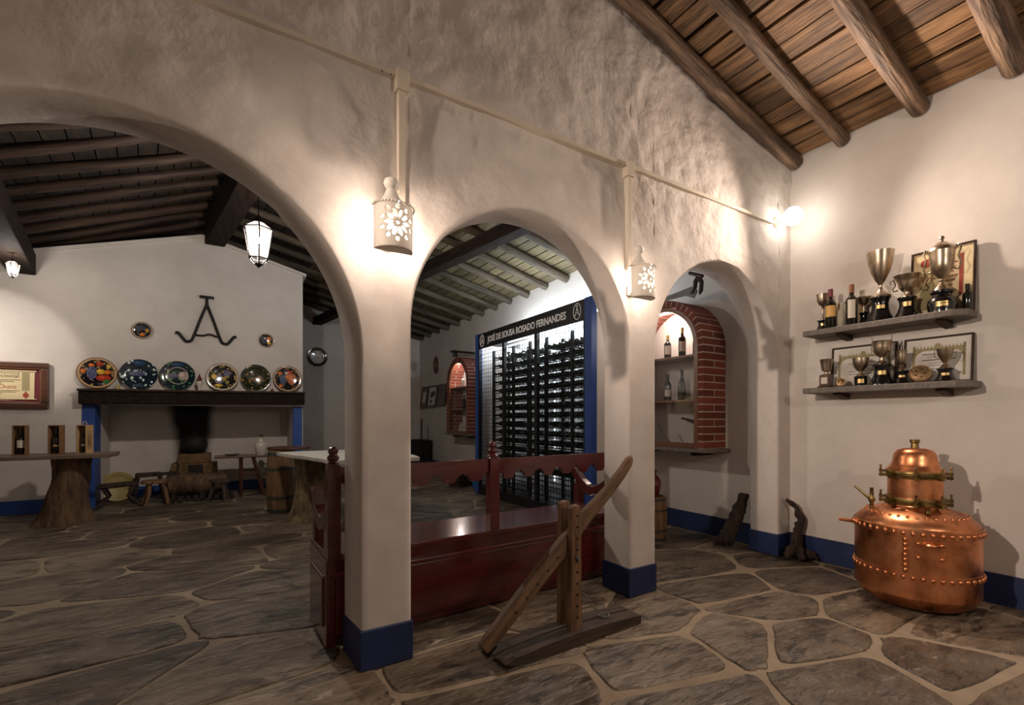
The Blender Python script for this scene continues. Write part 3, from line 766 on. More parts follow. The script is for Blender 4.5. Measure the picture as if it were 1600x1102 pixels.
for k in range(44):
    a = 2*PI*k/44; rivet(a, .22); rivet(a, .478, .4135, .1)
for k in range(36): rivet(2*PI*k/36, .563, .327, .95, .75)
AV = math.atan2(-1.18,-3.70)                     # towards the viewer
def patch(a0, a1, z0, z1, r, name, t=.004, par=s):
    n = 10; vs = []; fs = []
    for i in range(n+1):
        a = a0+(a1-a0)*i/n
        for rr, z in ((r,z0),(r+t,z0),(r+t,z1),(r,z1)): vs.append((rr*math.cos(a), rr*math.sin(a), z))
    for i in range(n):
        for k in range(4): q0 = i*4+k; q1 = i*4+(k+1)%4; fs.append((q0,q1,q1+4,q0+4))
    fs += [(0,1,2,3), tuple(len(vs)-4+k for k in (3,2,1,0))]
    return MB().add(vs, fs).build(name, 'copper', par, smooth=30)
ast = AV-.14
patch(ast-.055, ast+.055, .243, .455, .407, 'seam_strap', .006)
for k in range(7): rivet(ast, .262+.030*k, .413, 0, 1.1)
hp = patch(AV+.02, AV+.42, .33, .44, .407, 'handle_plate', .005)
for a in (.05,.39):
    for z in (.345,.425): rivet(AV+a, z, .412)
def bow(a0, a1, z, out, rad, nm):
    pts = []
    for i in range(11):
        f = i/10; a = a0+(a1-a0)*f; r = .408+out*math.sin(PI*f)**.5; pts.append((r*math.cos(a), r*math.sin(a), z))
    MB().tube(pts, rad, 8).build(nm, 'copper', s, smooth=True)
bow(AV+.12, AV+.33, .425, .04, .011, 'handle')
# side bar handle at the left
al = AV-1.42
MB().tube([(.40*math.cos(al),.40*math.sin(al),.468),(.52*math.cos(al),.52*math.sin(al),.475)], .012, 8).build('bar_handle', 'copper', s, smooth=True)
# tap on the shoulder
tx, ty = .30*math.cos(AV-1.2), .30*math.sin(AV-1.2)
tp = MB().lathe([(.016,0),(.014,.03),(.024,.045),(.024,.062),(.015,.075),(.013,.125),(.016,.13)], 14, (tx,ty,.575)).build('tap', 'brass', s, smooth=40)
d = Vector((math.cos(AV-1.5), math.sin(AV-1.5), 0))
MB().tube([(tx,ty,.625), tuple(Vector((tx,ty,.625))+d*.05+Vector((0,0,.035))), tuple(Vector((tx,ty,.625))+d*.12+Vector((0,0,.085)))], [.012,.009,.006], 8).build('tap_lever', 'brass', tp, smooth=True)
vx, vy = .26*math.cos(AV+.30), .26*math.sin(AV+.30)
MB().lathe([(.02,0),(.016,.02),(.018,.03),(.034,.042),(.034,.05)], 16, (vx,vy,.588)).build('filler_cup', 'brass', s, smooth=40)
MB().lathe([(.198,.598),(.19,.605),(.188,.615)], 48, cap=False).build('neck', 'copper', s, smooth=50)
def flange(z):
    o = MB().lathe([(.178,z-.022),(.200,z-.022),(.202,z-.010),(.192,z-.006),(.192,z+.004),(.202,z+.008),(.200,z+.020),(.178,z+.020)], 48, cap=False).build('clamp_ring', 'brass', s, smooth=30)
    for k in range(8):
        a = AV+2*PI*k/8+.03; c_, s_ = math.cos(a), math.sin(a)
        q = MB(); q.M = Matrix.Rotation(a,4,'Z')
        q.box(.195,.236,-.012,.012,z-.026,z-.006).box(.195,.236,-.012,.012,z+.0,z+.016)
        q.lathe([(.005,-.03),(.005,.034)], 8, (.224,0,z))
        q.lathe([(.011,.016),(.011,.024),(.006,.026),(.006,.036),(.010,.038),(.010,.044),(.003,.05)], 8, (.224,0,z)); q.build('clamp_bolt', 'brass', o, smooth=30)
flange(.640); flange(.805)
MB().lathe([(.180,.655),(.181,.70),(.180,.79)], 48, cap=False).build('collar', 'copper', s, smooth=50)
MB().lathe([(.195,.818),(.188,.832),(.168,.848),(.153,.868),(.146,.90),(.138,.93),(.115,.953),(.075,.965),(.03,.968)], 48, cap=False).build('dome_cap', 'copper', s, smooth=50)
MB().lathe([(.028,.960),(.026,.985),(.024,.995),(.033,1.002),(.033,1.02),(.022,1.02),(.020,.99)], 20, cap=False).build('spout', 'brass', s, smooth=35)
SR = .755
s.scale = (SR, SR, 1)
# ---------------------------------------------------------------- shelves with trophies on the right wall
def wall_shelf(ya, yb, z, label, by):
    t = thing('wall_shelf', label, 'shelf', (XW-.012, (ya+yb)/2, z))
    h = (yb-ya)/2
    MB().prism([(-.215,h),(-.215,-h+.07),(-.16,-h),(0,-h),(0,h)], .042, lambda a,b_,c: (a,b_,-.042+c)).build('board', 'shelfwood', t, bevel=.004)
    for y in by:
        yy = y-(ya+yb)/2
        MB().prism([(-.16,-.043),(0,-.043),(0,-.085),(-.03,-.085),(-.15,-.06)], .05, lambda a,b_,c: (a, yy+c, b_)).build('bracket', 'darkwood', t, bevel=.003)
    return t
wall_shelf(.985, 1.94, 1.842, 'grey wooden wall shelf holding the tall silver cups, the upper one', (1.68,1.10))
wall_shelf(.965, 1.94, 1.392, 'grey wooden wall shelf holding small cups and certificates, the lower one', (1.70,1.10))
ZU, ZL = 1.8425, 1.3925
def trophy(name, label, x, y, z, base, cup, handles=(), bm='black', lid=None, plate=None, rzv=0):
    t = thing(name, label, 'trophy', (x, y, z), rzv, 'silver cups on the wall shelves')
    if base: MB().lathe(base, 28).build('base', bm, t, smooth=35)
    MB().lathe(cup, 32, cap=True).build('cup', 'silver', t, smooth=40)
    if lid: MB().lathe(lid, 28).build('lid', 'silver', t, smooth=40)
    for pts, r in handles:
        for sg in (-1, 1):
            MB().tube([(0, sg*a, b_) for a, b_ in pts], r, 8).build('handle', 'silver', t, smooth=True)
    if plate:
        r, z0, z1, wv = plate; n = 6; vs = []; fs = []; a0 = math.atan2(-y+0, -x)
        for i in range(n+1):
            a = a0+wv*(i/n-.5); vs += [((r+.0015)*math.cos(a),(r+.0015)*math.sin(a),z0),((r+.0015)*math.cos(a),(r+.0015)*math.sin(a),z1)]
        fs = [(2*i,2*i+2,2*i+3,2*i+1) for i in range(n)]
        o = MB().add(vs, fs).build('name_plate', 'gold', t); sm = o.modifiers.new('s','SOLIDIFY'); sm.thickness = .001
    return t
def wbase(r, h): return [(r,0),(r*.98,h*.10),(r*.80,h*.28),(r*.66,h*.50),(r*.62,h*.72),(r*.68,h*.88),(r*.78,h*.94),(r*.78,h)]
def up(z, prof): return [(r, h+z) for r, h in prof]
trophy('goblet_trophy', 'narrow silver goblet on black base at the left end of the upper shelf', 3.99, 1.845, ZU, wbase(.05,.085),
       up(.085,[(.022,0),(.012,.012),(.007,.03),(.007,.09),(.012,.11),(.030,.125),(.040,.15),(.043,.19),(.045,.205),(.042,.203),(.038,.15),(.001,.13)]), plate=(.034,.038,.058,.9))
trophy('bowl_trophy', 'wide silver bowl cup half hidden behind the second wine bottle', 4.035, 1.585, ZU, wbase(.042,.10),
       up(.10,[(.025,0),(.010,.014),(.009,.045),(.02,.055),(.045,.075),(.058,.105),(.060,.112),(.056,.11),(.04,.08),(.001,.065)]))
trophy('tall_trophy', 'tallest plain silver cup with a deep conical bowl on black base', 3.955, 1.455, ZU, wbase(.078,.175),
       up(.172,[(.062,0),(.060,.012),(.045,.022),(.020,.045),(.012,.06),(.010,.085),(.014,.095),(.030,.12),(.055,.18),(.072,.25),(.080,.31),(.082,.325),(.079,.323),(.068,.25),(.05,.18),(.001,.12)]), plate=(.050,.085,.112,1.0))
trophy('bowl_trophy', 'low wide silver bowl with two scrolled handles on black base', 3.96, 1.305, ZU, wbase(.068,.14),
       up(.138,[(.035,0),(.030,.01),(.014,.025),(.014,.04),(.030,.05),(.046,.075),(.050,.10),(.060,.125),(.074,.148),(.075,.153),(.071,.15),(.045,.09),(.001,.06)]),
       handles=[([(.052,.20),(.075,.195),(.082,.215),(.066,.232),(.066,.25),(.078,.275),(.094,.272),(.096,.252)], .005)], plate=(.045,.075,.105,1.0))
trophy('lidded_trophy', 'large lidded silver cup with two ornate handles on rounded black base', 3.95, 1.12, ZU,
       [(.070,0),(.070,.02),(.076,.05),(.070,.08),(.050,.10),(.048,.115),(.060,.125),(.060,.14)],
       up(.138,[(.052,0),(.042,.02),(.020,.045),(.011,.06),(.016,.07),(.010,.08),(.025,.095),(.050,.125),(.060,.165),(.063,.215),(.065,.25),(.067,.262),(.064,.26),(.055,.2),(.001,.11)]),
       handles=[([(.055,.275),(.080,.262),(.094,.30),(.080,.35),(.094,.40),(.085,.425),(.062,.39)], .0055)],
       lid=up(.398,[(.069,0),(.067,.018),(.056,.030),(.04,.042),(.025,.056),(.012,.062),(.008,.072),(.014,.082),(.012,.094),(.001,.102)]), plate=(.074,.03,.062,.8))
trophy('goblet_trophy', 'squat silver goblet on a square wooden block at the left of the lower shelf', 3.955, 1.805, ZL, None,
       up(.098,[(.030,0),(.028,.008),(.012,.014),(.012,.024),(.030,.034),(.036,.07),(.044,.118),(.046,.122),(.043,.12),(.03,.05),(.001,.035)]))
bo = bpy.context.scene.objects['goblet_trophy.001']
MB().box(-.035,.035,-.035,.035,.012,.099).build('base', 'frame', bo, bevel=.003); MB().box(-.044,.044,-.044,.044,0,.012).build('foot', 'darkwood', bo, bevel=.002)
MB().box(-.0365,-.0348,-.022,.022,.03,.08).build('name_plate', 'label_cream', bo)
trophy('goblet_trophy', 'round-bowled silver goblet on a low black drum between coin and tall cup', 3.955, 1.575, ZL, [(.044,0),(.044,.008),(.040,.012),(.040,.06),(.042,.064),(.042,.07)],
       up(.07,[(.032,0),(.028,.008),(.012,.024),(.010,.036),(.030,.05),(.046,.08),(.050,.115),(.051,.135),(.048,.134),(.04,.08),(.001,.055)]), plate=(.0405,.02,.05,1.0))
trophy('tall_trophy', 'tall silver cup with spiked handles on black base in the middle of the lower shelf', 3.95, 1.445, ZL, wbase(.072,.145),
       up(.143,[(.040,0),(.036,.012),(.014,.03),(.012,.05),(.03,.065),(.047,.09),(.052,.13),(.054,.16),(.057,.168),(.053,.166),(.045,.1),(.001,.07)]),
       handles=[([(.046,.235),(.062,.25),(.062,.30),(.056,.31),(.060,.345)], .003)], plate=(.047,.07,.098,1.0))
trophy('slim_trophy', 'slim silver cup with a narrow flared bowl on black base', 3.965, 1.335, ZL, wbase(.055,.09),
       up(.088,[(.026,0),(.022,.012),(.010,.024),(.014,.03),(.008,.04),(.018,.052),(.026,.07),(.026,.11),(.031,.140),(.032,.144),(.029,.142),(.02,.08),(.001,.05)]), plate=(.035,.035,.058,1.0))
trophy('handled_trophy', 'small silver cup with two thin handles at the right of the lower shelf', 3.955, 1.105, ZL, wbase(.056,.085),
       up(.083,[(.034,0),(.026,.014),(.012,.028),(.010,.038),(.022,.055),(.038,.09),(.043,.125),(.044,.13),(.041,.128),(.03,.08),(.001,.05)]),
       handles=[([(.034,.155),(.052,.16),(.054,.19),(.052,.21),(.043,.203)], .0022)], plate=(.037,.03,.055,1.1))
def medal(label, x, y, r, tilt):
    t = thing('medallion', label, 'medal', (x, y, ZL), -PI/2+.3)
    d = MB(); d.M = Matrix.Rotation(PI/2-tilt,4,'X')
    d.lathe([(r*.96,-.004),(r,0),(r*.96,.004),(r*.86,.0035),(r*.84,.002),(r*.5,.004),(.001,.006)], 36); o = d.build('disc', 'bronze', t, smooth=30); o.location = (0, 0, r*math.cos(tilt)+.004)
    q = MB()
    for k in range(5): a = k*1.25; q.lathe([(.001,-.004),(r*.16,0),(.001,.005)], 8, (r*.42*math.cos(a), -.008, r+.004+r*.42*math.sin(a)))
    q.build('relief', 'bronze', t, smooth=True)
    MB().box(-r*.5,r*.5,-.012,.02,0,.006).build('stand', 'darkwood', t)
medal('small round bronze coin medal standing beside the squat goblet', 3.93, 1.695, .034, .2)
medal('large round bronze medallion standing before the right certificate', 3.94, 1.228, .060, .25)
# bottles
def bottle(label, loc, h=.30, r=.0375, glass='bottle', cap='capred', labmat='label_cream', lab=(.08,.16), shape='bordeaux', name='wine_bottle', group=None, cat='bottle', labang=2.2, rzv=0, parts=True):
    t = thing(name, label, cat, loc, rzv, group)
    if shape == 'bordeaux': prof = [(r*.9,0),(r,.006),(r,h*.60),(r*.94,h*.645),(r*.62,h*.70),(r*.40,h*.75),(r*.37,h*.80),(r*.37,h*.955),(r*.40,h*.965),(r*.40,h)]
    elif shape == 'burgundy': prof = [(r*.9,0),(r,.006),(r,h*.42),(r*.92,h*.52),(r*.70,h*.62),(r*.48,h*.71),(r*.36,h*.80),(r*.34,h*.96),(r*.40,h*.965),(r*.40,h)]
    elif shape == 'flask': prof = [(r*.8,0),(r,.02),(r,h*.5),(r*.8,h*.68),(r*.45,h*.78),(r*.4,h*.95),(r*.5,h)]
    MB().lathe(prof, 20).build('glass', glass, t, smooth=45)
    if cap: MB().lathe([(r*.43,h*.80),(r*.43,h*1.002),(r*.2,h*1.004)], 16).build('capsule', cap, t, smooth=40)
    if labmat:
        z0, z1 = lab; n = 10; vs = []; a0 = math.atan2(-loc[1], -loc[0])-rzv
        for i in range(n+1):
            a = a0+labang*(i/n-.5); vs += [((r+.0006)*math.cos(a),(r+.0006)*math.sin(a),z0),((r+.0006)*math.cos(a),(r+.0006)*math.sin(a),z1)]
        o = MB().add(vs, [(2*i,2*i+2,2*i+3,2*i+1) for i in range(n)]).build('label_paper', labmat, t); m_ = o.modifiers.new('s','SOLIDIFY'); m_.thickness = .0008
    return t
bottle('wine bottle with gold label and dark red capsule on the upper shelf', (3.925,1.762,ZU), .30, .0375, labmat='label_gold', lab=(.085,.17), labang=2.0)
bottle('wine bottle with pale label and cork-brown capsule on the upper shelf', (3.925,1.622,ZU), .30, .0375, cap='cork', lab=(.05,.185), labang=1.3)
bottle('small dark bottle behind the large lidded cup', (4.02,1.015,ZU), .17, .026, cap='bottle', labmat=None, name='small_bottle')
g = bottle('clear cut-glass decanter between the two wine bottles', (3.95,1.693,ZU), .19, .036, 'clear', None, None, shape='flask', name='glass_decanter', cat='decanter')
# frames on the right wall (local: x to the right, -y towards the room)
def wframe(label, yc, z, w_, h_, lean=.03, fm='darkwood', fw=.012, x=XW-.020, paper='paper2', name='framed_certificate', cat='picture frame', rzv=-PI/2, xy=None):
    t = thing(name, label, cat, xy or (x, yc, z), rzv)
    R_ = Matrix.Rotation(-math.asin(lean/h_) if lean else 0, 4, 'X')
    def part(nm, mb, mt, bv=0):
        o = mb.build(nm, mt, t, bevel=bv); o.matrix_local = Matrix.Translation((0,-lean,0)) @ R_; return o
    for a in ((-w_/2,w_/2,0,fw),(-w_/2,w_/2,h_-fw,h_),(-w_/2,-w_/2+fw,fw,h_-fw),(w_/2-fw,w_/2,fw,h_-fw)):
        part('frame_rail', MB().box(a[0],a[1],-.016,.0,a[2],a[3]), fm, .002)
    part('sheet', MB().box(-w_/2+fw*.8,w_/2-fw*.8,-.006,-.001,fw*.8,h_-fw*.8), paper)
    return t, part
def certificate(label, yc, w_):
    h_ = .315; t, part = wframe(label, yc, ZL, w_, h_, .028)
    q = MB(); x0, x1 = -w_/2+.055, w_/2-.045; zt = h_-.075; yy = (-.0075,-.0055)
    for xx in (x0, x1): q.box(xx-.007,xx+.007,*yy,.045,zt+.02)
    q.box(x0,x1,*yy,zt-.018,zt)
    n = int((x1-x0)/.018)
    for k in range(n+1): xx = x0+(x1-x0)*k/n; q.prism([(xx-.005,zt),(xx+.005,zt),(xx,zt+.018)], .002, lambda a,b_,c: (a,-.0075+c,b_))
    for sx, xx in ((1,x0),(-1,x1)):
        q.prism([(xx,zt-.018),(xx+sx*.05,zt-.018),(xx+sx*.02,zt-.035),(xx,zt-.07)], .002, lambda a,b_,c: (a,-.0075+c,b_))
    part('print_border', q, 'olive')
    q = MB(); q.prism([((.022 if k%2 else .013)*math.cos(PI*k/8),(zt+.012)+(.022 if k%2 else .013)*math.sin(PI*k/8)) for k in range(16)], .002, lambda a,b_,c: (a,-.0080+c,b_)); part('crest', q, 'olive')
    q = MB(); rr = random.Random(int(w_*1000))
    for i, z in enumerate((.195,.178,.155,.135,.118,.095,.075)):
        L = (x1-x0)*rr.uniform(.35,.7); q.box((x0+x1)/2-L/2,(x0+x1)/2+L/2,-.0072,-.0055,z,z+(.005 if i in (0,2) else .0025))
    part('print_lines', q, 'ink')
certificate('framed certificate with castle border leaning at the left of the lower shelf', 1.605, .42)
certificate('framed certificate with castle border leaning at the right of the lower shelf', 1.175, .36)
t, part = wframe('large framed certificate with red ribbon strip behind the lidded cup', 1.150, ZU, .33, .455, .035, paper='paper')
part('seal', MB().prism([(-.085+.03*math.cos(k*PI/12), .37+.03*math.sin(k*PI/12)) for k in range(24)], .002, lambda a,b_,c: (a,-.0075+c,b_)), 'redink')
part('ribbon', MB().box(.085,.105,-.0075,-.0055,.12,.39), 'redink')
part('vine_print', MB().prism([(-.13,.05),(-.02,.04),(-.01,.16),(-.05,.25),(-.10,.22),(-.12,.14)], .002, lambda a,b_,c: (a,-.0073+c,b_)), 'olive')
q = MB()
for i, z in enumerate((.34,.31,.28,.25,.22,.19,.15)): q.box(-.01,.075-.01*(i%3),-.0075,-.0055,z,z+.007)
part('print_lines', q, 'redink')
t, part = wframe('small gilt framed card behind the first wine bottle', 1.69, ZU, .17, .215, .02, fm='gold', fw=.006, paper='paper', name='framed_card')

# ---------------------------------------------------------------- brick display niches
def niche(yc, label, seed):
    t = thing('display_niche', label, 'display case', (XW-.008, yc, .87))
    XF = -.345; RO, RI = .5, .435; sp = .975; dep = .335       # local: x out of the wall is negative
    # mortar core
    def outline(r, n=28, z0=0): return [(-r,z0)]+[(r*math.cos(PI-PI*k/n), sp+r*math.sin(PI-PI*k/n)) for k in range(n+1)]+[(r,z0)]
    fy = lambda a,b_,c: (-c, -a, b_)
    MB().ring(outline(RO-.004), outline(RI+.004), -XF-.008, fy).build('mortar', 'bmortar', t)
    MB().prism(outline(RI+.01), .012, fy).build('back_panel', 'white' if seed else 'plaster', t)
    bmesh_full = MB().box(-.5,.5,-.5,.5,-.5,.5).mesh('brick'); bmesh_full.materials.append(M['brick'])
    rr = random.Random(seed)
    def brick(pos, size, rotx=0):
        share('brick', bmesh_full, t, pos, (rotx,0,0), size)
    nC = 14; ch = sp/nC
    for side in (-1, 1):
        yb = side*(RO+RI)/2
        for k in range(nC):
            z = ch*(k+.5); tw = RO-RI; 
            if k % 2 == 0: brick((XF/2, yb, z), (dep, tw, ch-.011))
            else:
                brick((XF*.26, yb, z), (dep*.5-.008, tw, ch-.011)); brick((XF*.76, yb, z), (dep*.48-.006, tw, ch-.011))
    nA = 22
    for k in range(nA):
        th = PI*(k+.5)/nA; rm = (RO+RI)/2; sz = PI*rm/nA-.011
        y_, z_ = -rm*math.cos(th), sp+rm*math.sin(th); rx = th-PI/2
        # radial direction = z of the brick
        if k % 2 == 0: brick((XF/2, y_, z_), (dep, sz, RO-RI), -(PI/2-th)*-1 if False else (PI/2-th)*1)
        else:
            brick((XF*.26, y_, z_), (dep*.5-.008, sz, RO-RI), PI/2-th); brick((XF*.76, y_, z_), (dep*.48-.006, sz, RO-RI), PI/2-th)
    # wooden arched door with pane
    fo, fi = RI-.002, RI-.048
    def outl2(r, z0): return [(-r,z0)]+[(r*math.cos(PI-PI*k/28), sp+r*math.sin(PI-PI*k/28)) for k in range(29)]+[(r,z0)]
    fy2 = lambda a,b_,c: (XF+.012+c, -a, b_)
    dr = MB().ring(outl2(fo,0), outl2(fi,.0), .035, fy2).build('door_frame', 'doorwood', t, bevel=.003)
    MB().box(XF+.012, XF+.047, -fi, fi, 0, .05).build('bottom_rail', 'doorwood', t, bevel=.003)
    MB().prism(outl2(fi+.004,.04), .003, lambda a,b_,c: (XF+.03+c, -a, b_)).build('pane', 'pane', t)
    for z in (.47,.905): MB().box(XF+.05, -.012, -RI+.004, RI-.004, z-.022, z).build('shelf', 'doorwood', t, bevel=.002)
    MB().box(XF-.03, .0, -RO-.05, RO+.005, -.035, -.001).build('sill', 'shelfwood', t, bevel=.004)
    for s_ in (-1,1): MB().box(XF+.08, 0, s_*.33-.03, s_*.33+.03, -.075, -.036).build('sill_bracket', 'darkwood', t, bevel=.003)
    MB().tube([(XF+.08,-.12,sp+RI-.05),(XF+.08,.12,sp+RI-.05)], .009, 8).build('strip_lamp', 'tube', t)
    point('niche_light', (XF+.09,0,sp+RI-.09), P_NICHE, NEUT, .05, t)
    return t
YC1, YC2 = 3.25, 8.22
niche(YC1, 'arched brick display case with wooden glazed door beside the near right arch', 0)
niche(YC2, 'arched brick display case far back beyond the wine rack', 3)
XN = XW-.008-.21; zs = (.87+.052-.05, .87+.471, .87+.906)
bottle('dark bottle with white label and gold capsule on the top niche shelf', (XN,YC1-.16,zs[2]+.001), .29, .036, cap='gold', lab=(.05,.15), labang=1.6)
bottle('dark sloping-shouldered bottle at the right of the top niche shelf', (XN,YC1-.34+.01,zs[2]+.001), .26, .037, cap='bottle', lab=(.03,.09), shape='burgundy', labang=1.6)
bottle('bottle with white label at the left of the top niche shelf', (XN,YC1+.02,zs[2]+.001), .24, .036, cap='gold', lab=(.04,.13), labang=1.8)
bottle('greenish unlabelled bottle on the middle niche shelf', (XN,YC1-.155,zs[1]+.001), .30, .040, 'green_bottle', cap=None, labmat=None, shape='burgundy')
bottle('clear bottle with orange label on the middle niche shelf', (XN,YC1-.335,zs[1]+.001), .29, .036, 'clear', cap=None, labmat='label_gold', lab=(.03,.11), shape='burgundy', labang=1.8)
bottle('dark bottle with cream label at the left of the middle niche shelf', (XN,YC1+.02,zs[1]+.001), .27, .037, cap='bottle', lab=(.04,.11), labang=1.8)
tl = thing('vine_shears', 'old iron vine knife hung at the back of the niche bottom', 'tool', (XW-.028, YC1-.17, 1.13), -PI/2)
MB().prism([(-.10,.03),(-.02,.012),(.03,.0),(.06,-.012),(.085,.03),(.10,.028),(.10,-.02),(.07,-.05),(.02,-.04),(-.04,-.02),(-.10,.0)], .016, lambda a,b_,c: (a,-.016+c*1.0,b_)).build('blade', 'iron', tl, bevel=.003)
MB().tube([(-.10,-.008,.015),(-.16,-.008,.03)], .011, 8).build('grip', 'darkwood', tl)
rd = thing('metal_rod', 'thin bright metal rod leaning on the niche bottom', 'rod', (XN, YC1, .872))
MB().tube([(0,-.02,.008),(.02,-.02,.01),(-.02,.14,.21)], .007, 8).build('shaft', 'grey_tool', rd); MB().tube([(.02,-.05,.009),(-.0,.01,.009)], .009, 8).build('crosspiece', 'grey_tool', rd)
cdx = tag(MB().box(-.012,.012,-.02,.02,0,.12).build('card', 'label_cream', None, loc=(XN-.05,YC1-.34,.922)), 'small cream card standing at the right of the niche bottom', 'card')
cdx.location.z = .872
# far niche contents
bottle('white bottle on the top shelf of the far niche', (XN,YC2-.02,zs[2]+.001), .22, .04, 'white', cap='white', labmat=None)
bottle('dark bottle with pale label at the right of the far top shelf', (XN,YC2-.27,zs[2]+.001), .28, .038, cap='gold', lab=(.04,.13))
bottle('dark bottle on the middle shelf of the far niche', (XN,YC2-.05,zs[1]+.001), .28, .036, cap='bottle', labmat=None)
def card(nm, label, loc, w_, h_, mt):
    t = thing(nm, label, 'card', loc, -PI/2); o = MB().box(-w_/2,w_/2,-.004,.004,0,h_).build('sheet', mt, t); o.rotation_euler.x = -.2
    MB().box(-w_*.3,w_*.3,-.006,-.004,h_*.55,h_*.62).build('print', 'ink', t).rotation_euler.x = -.2
card('booklet', 'green-white booklet on the middle shelf of the far niche', (XN,YC2-.27,zs[1]+.001), .24, .2, 'paper2')
card('booklet', 'cream booklet at the bottom of the far niche', (XN,YC2+.05,.872), .36, .2, 'label_cream')
bottle('dark bottle at the bottom right of the far niche', (XN,YC2-.33,.872), .26, .036, cap='bottle', labmat=None)
# tools lying on top of the niches
def plough(yc, label, k):
    t = thing('iron_tool', label, 'tool', (XW-.19, yc, .87+.975+.5-.012), -PI/2)
    MB().prism([(-.30,.02),(.10,.015),(.20,-.03),(.24,.03),(.20,.09),(-.05,.065),(-.30,.06)], .014, lambda a,b_,c: (a,-.10+c,b_+.012)).build('share', 'grey_tool', t, bevel=.003)
    MB().prism([(.16,.03),(.20,.08),(.20,.14),(.235,.19),(.27,.175),(.30,.12),(.29,.03),(.26,.0),(.27,.11),(.235,.14),(.225,.08),(.20,.02)], .03, lambda a,b_,c: (a,-.11+c,b_+.0)).build('hook', 'darkwood', t, bevel=.004)
    MB().tube([(.15,-.10,.235),(.30,-.10,.165)], .017, 8).build('handle', 'darkwood', t)
plough(3.10, 'grey iron ploughshare with wooden hook lying on top of the near brick niche', 0)
t = thing('iron_tool', 'dark hoe lying on top of the far brick niche', 'tool', (XW-.19, 8.1, 2.343), -PI/2)
MB().tube([(-.42,-.06,.16),(.45,-.05,.02)][::-1], .02, 8).build('shaft', 'darkwood', t); MB().box(-.56,-.40,-.10,-.02,.155,.185).box(-.44,-.40,-.10,-.02,.05,.17).build('head', 'iron', t)

# ---------------------------------------------------------------- wine rack
RX, RY0, RY1 = 3.29, 3.78, 6.46
r = thing('wine_rack', 'tall caged wine rack with black name board and blue posts', 'wine rack', (RX, 0, 0))
D = XW-RX-.02
for y0, y1 in ((RY0-.02,RY0+.09),(RY1-.07,RY1+.02)): MB().box(-.02, .06, y0, y1, 0, 2.46).build('blue_post', 'blue', r, bevel=.004)
MB().box(.06, D, RY0-.02, RY0+.05, 0, 2.30).build('side_wall', 'plaster', r); 
MB().box(.06, D, RY1-.03, RY1+.02, 0, 2.30).build('side_wall', 'plaster', r)
MB().box(D-.02, D, RY0+.05, RY1-.03, .02, 2.42).build('back_wall', 'white', r)
MB().box(-.012, .012, RY0+.09, RY1-.07, 2.225, 2.455).build('name_board', 'sign', r, bevel=.003)
MB().box(-.008, D, RY0+.05, RY1-.03, 0, .12).build('plinth', 'sign', r)
fr = Matrix(((0,0,-1,-.013),(-1,0,0,0),(0,1,0,0),(0,0,0,1)))
def at_(y, z): return Matrix.Translation((0,y,z)) @ fr
text('JOSÉ DE SOUSA ROSADO FERNANDES', .122, 'lettering', 'letter', r, at_((RY0+RY1)/2+.02, 2.295), .002, width=.90, offset=.003)
for y in (RY0+.22, RY1-.20):
    q = MB(); pts = [(0,.062*math.cos(2*PI*k/28),.088*math.sin(2*PI*k/28)) for k in range(29)]
    q.M = Matrix.Translation((-.015,y,2.34)); q.tube(pts, .006, 6)
    q.tube([(0,.034,-.05),(0,.0,.04)], .006, 6); q.tube([(0,-.034,-.05),(0,0,.04)], .006, 6); q.tube([(0,.018,-.02),(0,-.018,-.02)], .005, 6)
    q.tube([(0,0,.04),(0,0,.062)], .006, 6); q.tube([(0,.018,.062),(0,-.018,.062)], .006, 6)
    q.tube([(0,.05,-.038),(0,.034,-.05)], .005, 6); q.tube([(0,-.05,-.038),(0,-.034,-.05)], .005, 6); q.build('emblem', 'letter', r)
DV = [RY0+.09, 4.82, 5.63, RY1-.07]
for y in DV: MB().box(-.012, .03, y-.03, y+.03, .1, 2.23).build('cage_post', 'iron', r)
q = MB(); y = RY0+.1
while y < RY1-.08: q.box(.0,.004,y-.002,y+.002,.12,2.225); y += .058
z = .16
while z < 2.22: q.box(.001,.005,RY0+.09,RY1-.07,z-.002,z+.002); z += .058
q.build('wire_mesh', 'iron', r)['kind'] = 'stuff'
ROWS = 16; rz_ = [.17+.125*k for k in range(ROWS)]
for z in rz_:
    q = MB()
    for xx in (.16,.42): q.box(xx-.008,xx+.008,RY0+.06,6.22,z-.012,z)
    q.box(.15,.43,RY0+.06,RY0+.08,z-.012,z); q.build('rack_rail', 'iron', r)
for y in (RY0+.08,4.30,4.82,5.20,5.63,6.20):
    q = MB()
    for xx in (.16,.42): q.box(xx-.014,xx+.014,y-.022,y+.022,.1,2.2)
    q.build('rack_upright', 'iron', r)
for y in (4.05,4.56,5.02,5.42,5.92): MB().tube([(D-.06,y,.25),(D-.06,y,2.15)], .013, 8).build('tube_lamp', 'tube', r)
MB().tube([(.10,RY0+.2,2.19),(.10,RY1-.2,2.19)], .014, 8).build('tube_lamp', 'tube', r)
MB().tube([(.45,RY0+.2,2.36),(.45,RY1-.2,2.36)], .016, 8).build('tube_lamp', 'tube', r)
for i in range(4): point('rack_top_light', (.45, RY0+.45+.6*i, 2.46), P_RACK, COOL, .06, r)
bp = MB(); bp.M = Matrix.Rotation(-PI/2,4,'Y')    # bottle lying with its neck towards the room (-x)
bp.lathe([(.034,0),(.0375,.006),(.0375,.18),(.030,.205),(.016,.235),(.014,.285),(.016,.29),(.016,.30)], 10)
bpm = bp.mesh('rack_bottle'); bpm.materials.append(M['green_bottle']); smoothen(bpm, 50)
cols_ = []
for a, b_ in ((RY0+.13,4.27),(4.34,4.78),(4.86,5.17),(5.24,5.59),(5.67,6.16)):
    n = int((b_-a)/.105)
    for k in range(n+1): cols_.append(a+(b_-a)*k/n)
